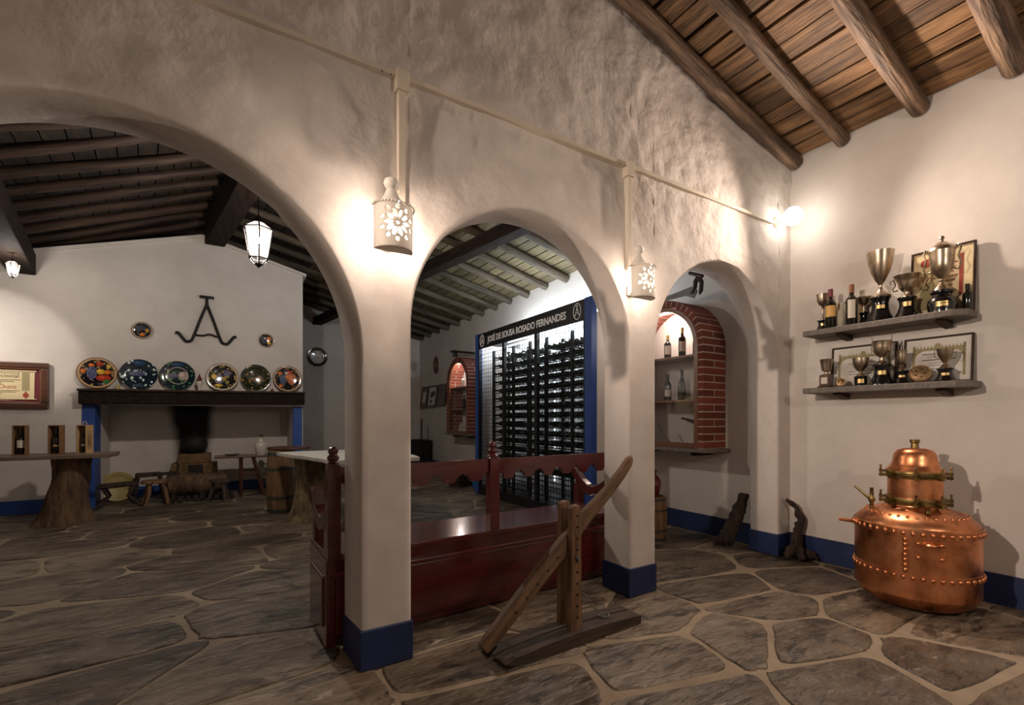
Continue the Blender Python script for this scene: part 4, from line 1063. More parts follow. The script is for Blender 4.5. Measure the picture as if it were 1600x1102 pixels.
def nth(n): return '%d%s' % (n, 'th' if 10 < n % 100 < 14 else {1:'st',2:'nd',3:'rd'}.get(n % 10, 'th'))
rr = random.Random(5); nb = 0
for zi, z in enumerate(reversed(rz_)):
    nrow = 0
    for y in reversed(cols_):
        if nb >= 300: break
        if rr.random() < .10 or z < .4: continue
        o = bpy.data.objects.new('rack_bottle', bpm); col.objects.link(o)
        o.location = (RX+.45+rr.uniform(-.01,.02), y+rr.uniform(-.006,.006), z+.0385)
        nrow += 1
        tag(o, 'dusty wine bottle in the caged rack, %s row from the top, %s from the left' % (nth(zi+1), nth(nrow)), 'bottle', 'bottles lying in the caged wine rack'); nb += 1
# ---------------------------------------------------------------- by the arches: jar on keg, vine stumps
def barrel(label, loc, r, h, name='barrel', staves=16, cat='barrel', lid=True):
    t = thing(name, label, cat, loc)
    prof = lambda f: r*(.84+.16*math.sin(PI*(f*.86+.07))**1.0)
    n = 10
    for k in range(staves):
        a0 = 2*PI*k/staves+.012; a1 = 2*PI*(k+1)/staves-.012; vs = []; fs = []
        for i in range(n+1):
            R_ = prof(i/n); z = h*i/n
            for a in (a0, (a0+a1)/2, a1): vs.append((R_*math.cos(a), R_*math.sin(a), z))
            for a in (a0, a1): vs.append(((R_-.02)*math.cos(a), (R_-.02)*math.sin(a), z))
        for i in range(n):
            b_ = i*5
            for u, v in ((0,1),(1,2),(2,4),(4,3),(3,0)): fs.append((b_+u, b_+v, b_+5+v, b_+5+u))
        fs += [(0,3,4,2,1), tuple(n*5+q for q in (0,1,2,4,3))]
        MB().add(vs, fs).build('stave', 'barrel', t, smooth=50)
    for f, wd in ((.03,.05),(.24,.045),(.70,.045),(.94,.05)):
        z0, z1 = max(0,h*f-wd*h*.5), min(h,h*f+wd*h*.5)
        MB().lathe([(prof(z0/h)+.001,z0),(prof(z0/h)+.004,z0),(prof(z1/h)+.004,z1),(prof(z1/h)+.001,z1)], 36, cap=False).build('hoop', 'hoop', t, smooth=30)
    MB().lathe([(r*.84-.012,h-.03),(r*.84-.012,h-.015)], 30).build('head', 'barrel', t)
    return t
barrel('small oak keg under the red jar behind the right arch', (3.47,3.13,0), .155, .41, 'keg')
t = thing('red_jar', 'red glazed pottery jar standing on the keg', 'jar', (3.47,3.13,.396))
MB().lathe([(.05,0),(.075,.03),(.10,.09),(.105,.14),(.085,.19),(.055,.215),(.05,.23),(.062,.25),(.055,.25),(.045,.22)], 28, cap=True).build('body', 'redglaze', t, smooth=45)
MB().lathe([(.055,.246),(.064,.252),(.060,.262),(.05,.262)], 28, cap=False).build('lip', 'redglaze', t, smooth=45)
def stump(label, path, radii, knots, name='vine_stump'):
    o0 = Vector((path[0][0], path[0][1], 0)); t = thing(name, label, 'vine stump', o0)
    def gn(path, radii, nm):
        P = [Vector(p)-o0 for p in path]; q = MB(); n = 26; pts = []; rr_ = []
        for i in range(n+1):
            f = i/n*(len(P)-1); k = min(int(f), len(P)-2); u = f-k
            p = P[k].lerp(P[k+1], u*u*(3-2*u)*.5+u*.5); pts.append(p); rr_.append((radii[k]*(1-u)+radii[k+1]*u)*(1+.22*noise.noise(Vector((i*.7,len(path),path[0][0]*3)))))
        q.tube(pts, rr_, 12)
        q.v = [tuple(Vector(v)+Vector((noise.noise(Vector(v)*26),noise.noise(Vector(v)*26+Vector((9,3,1))),noise.noise(Vector(v)*26+Vector((4,8,2)))))*.014) for v in q.v]
        q.v = [(v[0],v[1],max(v[2],.001)) for v in q.v]
        return q.build(nm, 'vine', t, smooth=60)
    gn(path, radii, 'trunk')
    for p, r_ in knots: gn(p, r_, 'root')
    return t
stump('gnarled dark vine stump leaning behind the right arch pier', [(3.79,2.56,.045),(3.84,2.55,.12),(3.90,2.54,.22),(3.965,2.525,.34),(4.01,2.51,.47)], [.062,.066,.060,.052,.042],
      [([(3.80,2.56,.06),(3.745,2.60,.055),(3.72,2.62,.03)],[.05,.04,.025])])
stump('thin twisted dark vine stump standing in the corner of the front room', [(4.0,2.045,.02),(4.015,2.05,.12),(4.02,2.055,.22),(4.035,2.03,.32),(4.02,2.065,.41),(4.005,2.10,.46),(3.975,2.112,.472)], [.06,.042,.032,.030,.018,.016,.015],
      [([(4.0,2.04,.05),(3.95,2.00,.06),(3.92,1.96,.02)],[.05,.04,.015]), ([(3.99,2.03,.06),(3.92,2.05,.075),(3.86,2.06,.02)],[.055,.045,.02]), ([(4.0,2.02,.04),(4.03,1.95,.05),(4.03,1.90,.02)],[.045,.035,.015])])

# ---------------------------------------------------------------- trunk tables of the back room
def trunk(label_mat, parent, prof, seg=40, amp=.018, seed=0, lean=(0,0)):
    q = MB(); vs = []; fs = []; n = len(prof); K = 28
    def ev(f):
        x = f*(n-1); k = min(int(x), n-2); u = x-k; return [prof[k][i]*(1-u)+prof[k+1][i]*u for i in range(4)]
    for i in range(K+1):
        z, r_, cx_, cy_ = ev(i/K)
        for k in range(seg):
            a = 2*PI*k/seg; rr_ = r_*(1+.16*noise.noise(Vector((math.cos(a)*1.4, math.sin(a)*1.4, z*1.2+seed))))+amp*noise.noise(Vector((a*6, z*5, seed)))
            lob = max(0, .22-z)/.22*.05*max(0, math.sin(a*5+seed))
            rr_ += lob
            vs.append((cx_+rr_*math.cos(a), cy_+rr_*math.sin(a), z))
    for i in range(K):
        for k in range(seg): k2 = (k+1)%seg; fs.append((i*seg+k,i*seg+k2,(i+1)*seg+k2,(i+1)*seg+k))
    fs += [tuple(reversed(range(seg))), tuple(K*seg+k for k in range(seg))]
    return q.add(vs, fs).build('trunk', label_mat, parent, smooth=60)
t = thing('trunk_table', 'long plank table on a flaring tree trunk at the left under the diploma', 'table', (-1.56, 6.98, 0))
trunk('bark', t, [(0,.235,-.02,0),(.12,.195,-.005,0),(.3,.165,.02,0),(.5,.15,.05,0),(.72,.165,.05,0)], seed=2)
for k, (ya, yb) in enumerate(((-.28,-.095),(-.09,.095),(.10,.28))):
    MB().box(-1.25, .42+.02*(k==1), ya, yb, .722, .762).build('plank', 'tabletop', t, bevel=.005)
trunk('bark', t, [(0,.2,-.95,0),(.3,.16,-.95,0),(.72,.16,-.95,0)], seed=5)
def winebox(x, y, rz, label, mt, labelmat, sidelab=False):
    t = thing('bottle_box', label, 'wooden box', (x, y, .763), rz, 'bottle boxes on the trunk table')
    w_, h_, d_ = .105, .32, .10
    MB().box(-w_/2,w_/2,d_/2-.008,d_/2,0,h_).build('back', mt, t)
    for s_ in (-1,1): MB().box(s_*(w_/2)-(.008 if s_>0 else 0),s_*(w_/2)+(.008 if s_<0 else 0),-d_/2,d_/2-.008,0,h_).build('side', mt, t)
    for z in (0,h_-.009): MB().box(-w_/2+.008,w_/2-.008,-d_/2,d_/2-.008,z,z+.009).build('end', mt, t)
    MB().tube([(.022*math.cos(PI*k/10),0,h_+.042*math.sin(PI*k/10)) for k in range(11)], .0035, 6).build('rope_handle', 'paper', t, smooth=True)
    if sidelab:
        q = MB()
        for k in range(5): q.box(w_/2,w_/2+.0008,-.03+.011*k,-.024+.011*k,.05+.03*(k%2),.26-.05*(k%3))
        q.build('stamped_lettering', 'ink', t)
    bl = {'a':('cream label','label_cream'),'b':('black label','label_gold'),'c':('narrow label','label_cream')}[labelmat]
    b_ = bottle('dark wine bottle with %s inside the %s box' % (bl[0], {'a':'leftmost','b':'middle','c':'rightmost'}[labelmat]), (x, y, .7725), .275, .036, cap='bottle', labmat=bl[1],
           lab=(.07,.15) if labelmat == 'a' else (.075,.095), labang=1.9, group='bottles in the wooden boxes')
winebox(-1.915, 6.97, -.02, 'open wooden bottle box, leftmost of three on the trunk table', 'boxwood', 'a')
winebox(-1.635, 6.97, -.20, 'open wooden bottle box, middle of three on the trunk table', 'boxwood', 'b')
winebox(-1.40, 6.97, -.48, 'pale open wooden bottle box, rightmost of three on the trunk table', 'palebox', 'c', True)

t = thing('slab_table', 'pale stone slab table on a thick tree trunk beside the oak barrel', 'table', (.80, 5.78, 0))
trunk('bark2', t, [(0,.25,0,0),(.12,.215,0,0),(.35,.175,.0,0),(.55,.165,0,0),(.712,.18,0,0)], seed=8)
trunk('bark2', t, [(0,.22,.45,-.7),(.3,.17,.45,-.7),(.712,.17,.45,-.7)], seed=11)
slab = [(-.32,.42),(-.27,.1),(-.10,-.45),(.04,-1.1),(.9,-1.15),(1.0,-.3),(.85,.48),(.3,.45)]
q = inset(slab[::1], .0); ed = []
for i in range(len(slab)):
    a = Vector(slab[i]); b_ = Vector(slab[(i+1)%len(slab)])
    for k in range(10): p = a.lerp(b_, k/10); ed.append((p.x+random.uniform(-.008,.008), p.y+random.uniform(-.008,.008)))
MB().prism(ed, .042, lambda a,b_,c: (a,b_,.712+c)).build('slab', 'marble', t, bevel=.006)
barrel('tall oak barrel with iron hoops under a round wooden top', (.545,6.46,0), .168, .765)
t = tag(MB().lathe([(.0,0),(.24,0),(.25,.008),(.25,.026),(.24,.032),(0,.032)], 40, cap=False).build('round_top', 'frame', None, smooth=30, loc=(.64,6.52,.766)), 'round brown wooden board lying on the tall oak barrel', 'board')

# ---------------------------------------------------------------- hearth
t = thing('mantel_beam', 'heavy black wooden mantel beam above the hearth carrying painted plates', 'mantel', (-.31, YF, 0))
q = MB(); n = 16; vs = []; fs = []
for i in range(n+1):
    x = -1.31+2.60*i/n; dz = .038*i/n; w1 = .006*noise.noise(Vector((i*.8,1,1))); w2 = .006*noise.noise(Vector((i*.8,6,1)))
    vs += [(x,-.125+w1,1.338+dz*.9+w2),(x,-.0,1.338+dz*.9),(x,-.0,1.50+dz),(x,-.125+w1,1.50+dz)]
for i in range(n):
    for k in range(4): a = i*4+k; c2 = i*4+(k+1)%4; fs.append((a,c2,c2+4,a+4))
fs += [(3,2,1,0), tuple(len(vs)-4+k for k in range(4))]
q.add(vs, fs).build('beam', 'rafter_y', t, bevel=.01)
MB().prism([(-1.32,1.502),(1.30,1.540),(1.30,1.568),(-1.32,1.530)], .15, lambda a,b_,c: (a,-.15+c,b_)).build('top_board', 'darkwood', t, bevel=.006)

def plate_mat(name, bg, leaf, blobs, rim, grapes=(), ring=None, gloss=.12, rr_=.172):
    m = bpy.data.materials.new(name); m.use_nodes = True; nt = m.node_tree; N = nt.nodes; L = nt.links; b = N['Principled BSDF']
    b.inputs['Roughness'].default_value = gloss; b.inputs['Coat Weight'].default_value = .5; b.inputs['Coat Roughness'].default_value = .06
    tc = N.new('ShaderNodeTexCoord'); V = tc.outputs['Object']
    def mix(f, a, c):
        x = N.new('ShaderNodeMix'); x.data_type = 'RGBA'; L.new(f, x.inputs['Factor'])
        for i, v in ((6,a),(7,c)):
            if isinstance(v, tuple): x.inputs[i].default_value = (*v,1)
            else: L.new(v, x.inputs[i])
        return x.outputs[2]
    def less(s, t):
        x = N.new('ShaderNodeMath'); x.operation = 'LESS_THAN'; L.new(s, x.inputs[0]); x.inputs[1].default_value = t; return x.outputs[0]
    def mul(a, c):
        x = N.new('ShaderNodeMath'); x.operation = 'MULTIPLY'; L.new(a, x.inputs[0]); L.new(c, x.inputs[1]); return x.outputs[0]
    fl_ = N.new('ShaderNodeVectorMath'); fl_.operation = 'MULTIPLY'; fl_.inputs[1].default_value = (1,1,0); L.new(V, fl_.inputs[0]); V2 = fl_.outputs[0]
    nz = N.new('ShaderNodeTexNoise'); nz.inputs['Scale'].default_value = 26; nz.inputs['Detail'].default_value = 3; L.new(V2, nz.inputs[0])
    wr = N.new('ShaderNodeVectorMath'); wr.operation = 'MULTIPLY_ADD'; wr.inputs[1].default_value = (.03,.03,0); L.new(nz.outputs['Color'], wr.inputs[0]); L.new(V2, wr.inputs[2])
    vo = N.new('ShaderNodeTexVoronoi'); vo.inputs['Scale'].default_value = 34; L.new(wr.outputs[0], vo.inputs['Vector'])
    sep = N.new('ShaderNodeSeparateColor'); L.new(vo.outputs['Color'], sep.inputs[0])
    cr = N.new('ShaderNodeValToRGB'); cr.color_ramp.interpolation = 'CONSTANT'; e = cr.color_ramp.elements; pal = [bg]+list(leaf)
    for i, cc in enumerate(pal):
        k = e[i] if i < 2 else e.new(0); k.position = 0 if i == 0 else .14+.86*(i-1)/max(1,len(pal)-1); k.color = (*(cc if i == 0 else tuple(min(.8,v*2.2+.01) for v in cc)),1)
    L.new(sep.outputs[0], cr.inputs[0]); c = cr.outputs[0]
    c = mix(less(vo.outputs['Distance'], .62), bg, c)
    def dist(p, sx=1, sy=1):
        a = N.new('ShaderNodeVectorMath'); a.operation = 'SUBTRACT'; L.new(V2, a.inputs[0]); a.inputs[1].default_value = (*p,0)
        s_ = N.new('ShaderNodeVectorMath'); s_.operation = 'MULTIPLY'; s_.inputs[1].default_value = (1/sx,1/sy,0); L.new(a.outputs[0], s_.inputs[0])
        l = N.new('ShaderNodeVectorMath'); l.operation = 'LENGTH'; L.new(s_.outputs[0], l.inputs[0]); return l.outputs['Value']
    for (px, py, sx, sy, cc) in blobs:
        d_ = dist((px,py), sx, sy); c = mix(less(d_, 1.0), c, cc); 
        c = mix(less(dist((px-sx*.25,py+sy*.25), sx*.45, sy*.45), 1.0), c, tuple(min(1,v*1.5+.02) for v in cc))
    vg = N.new('ShaderNodeTexVoronoi'); vg.inputs['Scale'].default_value = 62; vg.inputs['Randomness'].default_value = .25; L.new(V2, vg.inputs['Vector'])
    for (px, py, sx, sy, g0, g1) in grapes:
        msk = less(dist((px,py), sx, sy), 1.0); c = mix(msk, c, g0); c = mix(mul(msk, less(vg.outputs['Distance'], .30)), c, g1)
    rd_ = N.new('ShaderNodeVectorMath'); rd_.operation = 'LENGTH'; L.new(V2, rd_.inputs[0]); R_ = rd_.outputs['Value']
    if ring:
        inr = less(R_, ring+.004); inr2 = less(R_, ring-.004); c2 = mix(inr, c, (.6,.5,.35)); c = mix(inr2, c2, c)
    if rim: c = mix(less(R_, rr_), rim, c); c = mix(less(R_, .192), (.10,.04,.02), c)
    L.new(c, b.inputs['Base Color']); return m
OR, RE, YE, GR, TE = (.62,.16,.02), (.45,.05,.02), (.65,.42,.05), (.03,.13,.03), (.02,.16,.15)
BLK = (.008,.008,.012)
PL = [
 ('colourful fruit plate with cream rim, leftmost and largest on the mantel', plate_mat('plate_fruit', BLK, [GR,(.16,.10,.04),(.05,.05,.10)], [(-.06,.10,.03,.025,OR),(.02,.12,.035,.03,RE),(.11,.09,.025,.025,YE),(.03,.02,.045,.035,YE),(.10,.015,.035,.03,OR),(.06,-.06,.075,.04,RE),(-.14,.02,.025,.03,OR),(.10,-.11,.05,.03,GR)], (.62,.40,.22), [(-.055,0,.05,.085,(.015,.025,.12),(.5,.52,.6))])),
 ('dark teal and green plate with a band of grapes, second from the left', plate_mat('plate_teal', (.01,.02,.03), [TE,(.03,.10,.02),(.30,.42,.34),(.02,.07,.16)], [(0,.15,.07,.03,(.02,.06,.14)),(0,-.15,.06,.025,(.03,.05,.07))], None, [(-.02,.01,.09,.03,(.015,.02,.10),(.45,.47,.55))])),
 ('teal plate with a pale ringed centre, third from the left', plate_mat('plate_ring', (.01,.02,.03), [TE,(.28,.36,.26),(.03,.10,.03),(.02,.08,.18)], [(0,.15,.07,.025,(.02,.06,.14)),(.06,-.0,.06,.06,(.42,.34,.30))], None, [(-.05,0,.05,.04,(.03,.02,.07),(.45,.42,.5))], ring=.115)),
 ('cream-rimmed plate with purple grape bunches, fourth from the left', plate_mat('plate_grape', (.012,.012,.015), [(.10,.09,.02),(.16,.12,.03),(.05,.04,.08)], [(-.10,0,.04,.035,YE),(.02,-.02,.03,.03,(.35,.22,.04)),(-.05,-.12,.05,.02,YE)], (.62,.50,.38), [(-.04,-.03,.04,.07,(.05,.04,.13),(.48,.46,.55)),(.05,.06,.045,.045,(.05,.04,.13),(.48,.46,.55))])),
 ('green leafy plate with brown centre, second from the right', plate_mat('plate_green', (.015,.02,.006), [(.06,.20,.03),(.16,.34,.08),(.12,.07,.02),(.03,.10,.02)], [(0,-.02,.10,.03,(.16,.08,.02))], None, [(.04,-.03,.10,.025,(.10,.045,.01),(.3,.2,.06))])),
 ('plate with blue grapes and orange melon, rightmost on the mantel', plate_mat('plate_melon', BLK, [(.03,.07,.02),(.12,.06,.02),(.05,.03,.02)], [(-.10,.08,.03,.025,OR),(.06,.0,.065,.085,(.45,.12,.03)),(-.09,-.11,.03,.025,OR),(.03,.10,.04,.025,RE),(.0,.03,.03,.03,OR)], (.50,.36,.25), [(-.06,-.02,.045,.08,(.02,.03,.09),(.4,.42,.5))])),
]
pm = MB().lathe([(.0,.002),(.12,.004),(.145,.012),(.195,.026),(.2,.026),(.2,.021),(.14,.002),(.11,-.004),(.0,-.004)], 48, cap=False)
for i, (x, z) in enumerate(((-1.451,1.735),(-1.031,1.74),(-.614,1.743),(-.09,1.748),(.324,1.754),(.748,1.76))):
    me = pm.mesh('plate'); smoothen(me, 40); me.materials.append(PL[i][1])
    o = bpy.data.objects.new('painted_plate', me); col.objects.link(o); o.rotation_euler = (PI/2+.10*-1, 0, 0); o.location = (x, YF-.035, z+.002)
    tag(o, PL[i][0], 'plate', 'painted plates on the mantel')
def hung_plate(label, loc, r_, mt, rz=0):
    me = pm.mesh('plate'); smoothen(me, 40); me.materials.append(mt); o = bpy.data.objects.new('hung_plate', me); col.objects.link(o)
    o.rotation_euler = (PI/2, 0, rz); o.location = loc; o.scale = (r_/.2,)*3; return tag(o, label, 'plate')
hung_plate('small dark fruit plate hung on the chimney wall left of the iron emblem', (-1.003,YF-.006,2.336), .112,
   plate_mat('plate_small', BLK, [(.05,.05,.06),(.04,.05,.02)], [(-.0,-.10,.05,.04,OR),(.09,.0,.04,.05,(.4,.2,.04))], (.5,.36,.25), [(-.03,.06,.09,.06,(.03,.03,.05),(.15,.15,.18))]))
hung_plate('small fruit plate hung on the chimney wall right of the iron emblem', (.462,YF-.006,2.329), .105,
   plate_mat('plate_small2', BLK, [(.05,.05,.06),(.04,.05,.02)], [(.07,.05,.06,.055,OR),(.07,-.07,.05,.05,YE)], (.5,.36,.25), [(-.07,.0,.07,.10,(.04,.04,.05),(.15,.15,.18))]))
hung_plate('white plate with dark leafy rim hung on the rear wall', (1.68,YR-.008,2.55), .215,
   plate_mat('plate_white', (.55,.48,.36), [(.55,.48,.36)], [], (.045,.04,.018), rr_=.14))
# small ornaments on the mantel
def ornament(name, label, x, z, prof, mt, cat, extra=None):
    t = thing(name, label, cat, (x, YF-.10, z)); MB().lathe(prof, 18).build('body', mt, t, smooth=45)
    if extra: MB().lathe(extra, 14).build('top', 'redglaze', t, smooth=45)
ornament('bud_vase', 'small cream vase with red top between the third and fourth plates', -.365, 1.5445, [(.022,0),(.018,.02),(.022,.05),(.042,.10),(.036,.125),(.018,.135)], 'glaze', 'vase', [(.018,.133),(.03,.15),(.024,.18),(.012,.20),(.006,.23)])
ornament('tiny_pot', 'tiny yellow-topped pot between the first and second plates', -1.24, 1.532, [(.022,0),(.026,.02),(.018,.045),(.02,.055)], 'gilt_dish', 'pot')
ornament('tiny_pot', 'tiny red pot between the two rightmost plates', .535, 1.558, [(.02,0),(.024,.018),(.014,.035),(.016,.042)], 'redglaze', 'pot')
# iron branding emblem
t = thing('iron_emblem', 'black wrought iron A-shaped emblem mounted high on the chimney wall', 'emblem', (-.28, YF-.03, 2.24))
def curve(pts, n=8):
    P = [Vector((p[0],0,p[1])) for p in pts]; out = []
    for i in range(len(P)-1):
        p0, p1, p2, p3 = P[max(i-1,0)], P[i], P[i+1], P[min(i+2,len(P)-1)]
        for k in range(n):
            u = k/n; out.append(.5*((2*p1)+(p2-p0)*u+(2*p0-5*p1+4*p2-p3)*u*u+(3*p1-p0-3*p2+p3)*u**3))
    return out+[P[-1]]
MB().tube([(-.085,0,.632),(.085,0,.632)], .02, 8).build('top_bar', 'iron', t); MB().tube([(0,0,.632),(0,0,.52)], .019, 8).build('stem', 'iron', t)
for sx in (-1,1):
    MB().tube(curve([(0,.53),(sx*.07,.33),(sx*.15,.08),(sx*.185,.005),(sx*.24,-.01),(sx*.285,.04),(sx*.325,.095),(sx*.36,.10)]), .019, 8).build('leg', 'iron', t, smooth=True)
MB().tube(curve([(-.135,.09),(-.05,.085),(.03,.11),(.125,.08)]), .012, 8).build('cross_bar', 'iron', t, smooth=True)
MB().box(-.02,.02,-.0,.026,.54,.56).build('wall_bracket', 'iron', t)
# hearth fire things
t = thing('hearth_blocks', 'stepped sooty masonry blocks standing in the hearth', 'fire block', (-.47, 8.52, 0))
MB().box(-.27,.30,-.17,.17,0,.49).build('lower_block', 'terracotta', t, bevel=.012); MB().box(-.19,.22,-.15,.15,.49,.63).build('upper_block', 'terracotta', t, bevel=.012)
MB().box(-.06,.12,-.178,-.168,.02,.47).build('fire_mouth', 'soot_iron', t)
t = thing('cooking_pot', 'round black iron pot on top of the hearth blocks', 'pot', (-.46, 8.52, .631))
MB().lathe([(.06,0),(.13,.03),(.165,.10),(.165,.17),(.12,.24),(.10,.255),(.112,.27),(.10,.27)], 28).build('body', 'soot_iron', t, smooth=45)
MB().lathe([(.11,.268),(.08,.285),(.02,.295),(.015,.315),(.001,.32)], 24).build('lid', 'soot_iron', t, smooth=45)
MB().tube([(.15*math.cos(PI*k/10),0,.20+.16*math.sin(PI*k/10)) for k in range(11)], .007, 6).build('bail', 'soot_iron', t, smooth=True)
t = thing('fire_log', 'thick half-burnt log lying in front of the hearth blocks', 'log', (-.40, 8.17, .0))
q = MB(); q.tube([(-.36+.09*i, .0+.01*math.sin(i), .21+.008*math.cos(i*2)) for i in range(9)], [.13,.15,.155,.15,.155,.15,.145,.14,.12], 16); q.build('log_body', 'bark', t, smooth=60)
for x in (-.25,.25): MB().lathe([(.06,0),(.06,.07)], 10, (x,0,0)).build('rest', 'soot_iron', t)
rr = random.Random(9)
for k in range(9):
    t = thing('firewood_stick', 'split stick in the firewood heap before the hearth log, %s from the left' % nth(k+1), 'firewood', (-.66+.085*k, 7.93+rr.uniform(-.03,.03), 0), PI/2+rr.uniform(-.15,.15), 'firewood heap in the hearth')
    q = MB(); rd_ = rr.uniform(.024,.033); q.tube([(-.12,0,rd_+.002),(0,.015,rd_+.012+rr.uniform(0,.05)),(.13,-.01,rd_+.004)], [rd_,rd_*1.1,rd_*.8], 7); q.build('stick', 'vine', t, smooth=30)
def stool(label, x, y, rz, w_, h_, mt, legs=4, top=.045):
    t = thing('rustic_stool', label, 'stool', (x, y, 0), rz, 'rustic stools round the hearth')
    q = MB(); n = 14
    q.prism([(w_/2*(1+.1*noise.noise(Vector((k,x*5,0))))*math.cos(2*PI*k/n), w_*.36*(1+.15*noise.noise(Vector((k,y*5,3))))*math.sin(2*PI*k/n)) for k in range(n)], top, lambda a,b_,c: (a,b_,h_-top+c)); q.build('seat', mt, t, bevel=.008)
    for k in range(legs):
        a = 2*PI*(k+.5)/legs; MB().tube([(w_*.30*math.cos(a),w_*.22*math.sin(a),h_-top+.005),(w_*.40*math.cos(a)+.01,w_*.3*math.sin(a),h_*.5),(w_*.55*math.cos(a),w_*.42*math.sin(a),.0)], [.022,.025,.02], 8).build('leg', mt, t, smooth=40)
    return t
# forked branch stool at the left
t = thing('branch_stool', 'low dark stool made of forked branches at the left of the hearth', 'stool', (-1.24, 7.84, 0), .1)
for y in (-.08,.08): MB().tube([(-.21,y,.27),(-.1,y,.285),(.08,y,.295),(.20,y,.28)], [.022,.028,.026,.022], 8).build('seat_branch', 'vine', t, smooth=50)
MB().box(-.19,.19,-.09,.09,.285,.31).build('seat', 'vine', t, bevel=.008)
for sx in (-1,1):
    for sy in (-1,1): MB().tube([(sx*.16,sy*.07,.28),(sx*.10,sy*.09,.15),(sx*(.24),sy*.13,.0)], [.025,.026,.02], 8).build('leg', 'vine', t, smooth=50)
stool('rustic log stool just left of the fire log', -.86, 7.83, .3, .32, .33, 'oldwood')
stool('small three-legged stool right of the fire log', -.12, 7.72, -.2, .27, .30, 'basewood', 3)
t = thing('branch_stool', 'upright branchy stool with a peg behind the log stool', 'stool', (-.98, 8.25, 0), .2)
MB().prism([(-.16,-.1),(.16,-.08),(.14,.1),(-.14,.1)], .05, lambda a,b_,c: (a,b_,.34+c)).build('seat', 'vine', t, bevel=.01)
for sx in (-1,1):
    for sy in (-1,1): MB().tube([(sx*.12,sy*.07,.36),(sx*.17,sy*.1,0)], .022, 8).build('leg', 'vine', t, smooth=50)
MB().tube([(.33,0,.34),(.34,0,.50)], .012, 8).box(.10,.35,-.02,.02,.345,.385).build('peg', 'vine', t)
t = thing('brass_dish', 'large round yellow metal dish leaning in the left corner of the hearth', 'dish', (-1.34, 8.40, 0), .1)
q = MB(); q.M = Matrix.Rotation(PI/2-.18,4,'X'); q.lathe([(0,-.002),(.13,0),(.15,.02),(.20,.03),(.205,.026),(.15,.012),(0,-.008)], 36, cap=False); o = q.build('bowl', 'gilt_dish', t, smooth=40); o.location.z = .205
# small table with jug
t = thing('trestle_table', 'dark reddish trestle table at the right side of the hearth', 'table', (.30, 8.14, 0))
MB().box(-.50,.40,-.22,.22,.575,.60).build('top', 'frame', t, bevel=.004)
for y in (-.17,.17):
    for x0, x1 in ((-.16,-.16),(.0,.14)): MB().tube([(x0,y,.578),(x1,y,.0)], .024, 4).build('leg', 'frame', t)
    MB().box(-.16,.06,y-.012,y+.012,.34,.37).build('stretcher', 'frame', t)
MB().box(.08,.40,-.012,.012,.16,.19).build('foot_rail', 'frame', t)
MB().box(.30,.36,-.17,.17,.0,.578).build('end_board', 'darkwood', t)
t = thing('stone_jug', 'cream glazed jug with handle and stopper on the trestle table', 'jug', (.40, 8.02, .601))
MB().lathe([(.055,0),(.075,.06),(.092,.13),(.088,.17),(.06,.20),(.038,.22),(.034,.265),(.042,.28),(.036,.28)], 24).build('body', 'glaze', t, smooth=45)
MB().lathe([(.036,.278),(.03,.30),(.01,.305),(.008,.32),(.001,.322)], 14).build('stopper', 'darkwood', t, smooth=45)
MB().tube([(.036,0,.265),(.085,0,.26),(.10,0,.22),(.08,0,.185)], .010, 8).build('handle', 'glaze', t, smooth=True)
t = tag(MB().lathe([(.05,0),(.085,.015),(.115,.035),(.11,.037),(.08,.02),(.001,.008)], 28).build('shallow_bowl', 'glaze', None, smooth=45, loc=(.02,8.10,.601)), 'shallow cream bowl at the left of the trestle table', 'bowl')

# ---------------------------------------------------------------- diploma on the fireplace wall
t = thing('framed_diploma', 'large gold medal diploma on parchment in a broad brown frame', 'picture frame', (-2.37, YF-.004, 1.272))
W_, H_ = .93, .565
for a in ((-W_/2,W_/2,0,.07),(-W_/2,W_/2,H_-.07,H_),(-W_/2,-W_/2+.07,.07,H_-.07),(W_/2-.07,W_/2,.07,H_-.07)): MB().box(a[0],a[1],-.04,.0,a[2],a[3]).build('frame_rail', 'frame', t, bevel=.012)
for a in ((-W_/2+.06,W_/2-.06,.06,.085),(-W_/2+.06,W_/2-.06,H_-.085,H_-.06),(-W_/2+.06,-W_/2+.085,.06,H_-.06),(W_/2-.085,W_/2-.06,.06,H_-.06)): MB().box(a[0],a[1],-.03,.0,a[2],a[3]).build('inner_moulding', 'doorwood', t, bevel=.006)
MB().box(-W_/2+.08,W_/2-.08,-.010,-.001,.08,H_-.08).build('mount', 'maroon', t)
pp = [(-.36,.115),(-.1,.102),(.1,.10),(.33,.118),(.335,.45),(.35,.465),(-.35,.465),(-.36,.45)]
MB().prism(pp, .003, lambda a,b_,c: (a,-.014+c,b_)).build('parchment', 'paper', t)
for z in (.118,.455): MB().tube([(-.36,-.016,z),(.352,-.016,z)], .006, 8).build('scroll_edge', 'paper', t)
fd = lambda x, z: Matrix(((1,0,0,x),(0,0,-1,-.0150),(0,1,0,z),(0,0,0,1)))
text('Concurso Nacional', .068, 'lettering', 'ink', t, fd(-.065,.375), .0005); text('Medalha de Ouro', .068, 'lettering', 'redink', t, fd(-.065,.245), .0005)
q = MB()
for z, L_ in ((.425,.5),(.345,.52),(.325,.4),(.305,.2),(.215,.5),(.198,.44),(.180,.2)): q.box(-.045-L_/2,-.045+L_/2,-.0155,-.0135,z,z+.006)
q.build('print_lines', 'ink', t)
MB().box(.225,.29,-.0155,-.0135,.22,.44).build('print_panel', 'olive', t)
MB().lathe([(.028,0),(.028,.002)], 20).build('seal', 'redink', t).matrix_local = Matrix.Translation((.258,-.014,.165)) @ Matrix.Rotation(PI/2,4,'X')
MB().box(.25,.266,-.0165,-.0145,.10,.21).build('ribbon', 'redink', t)

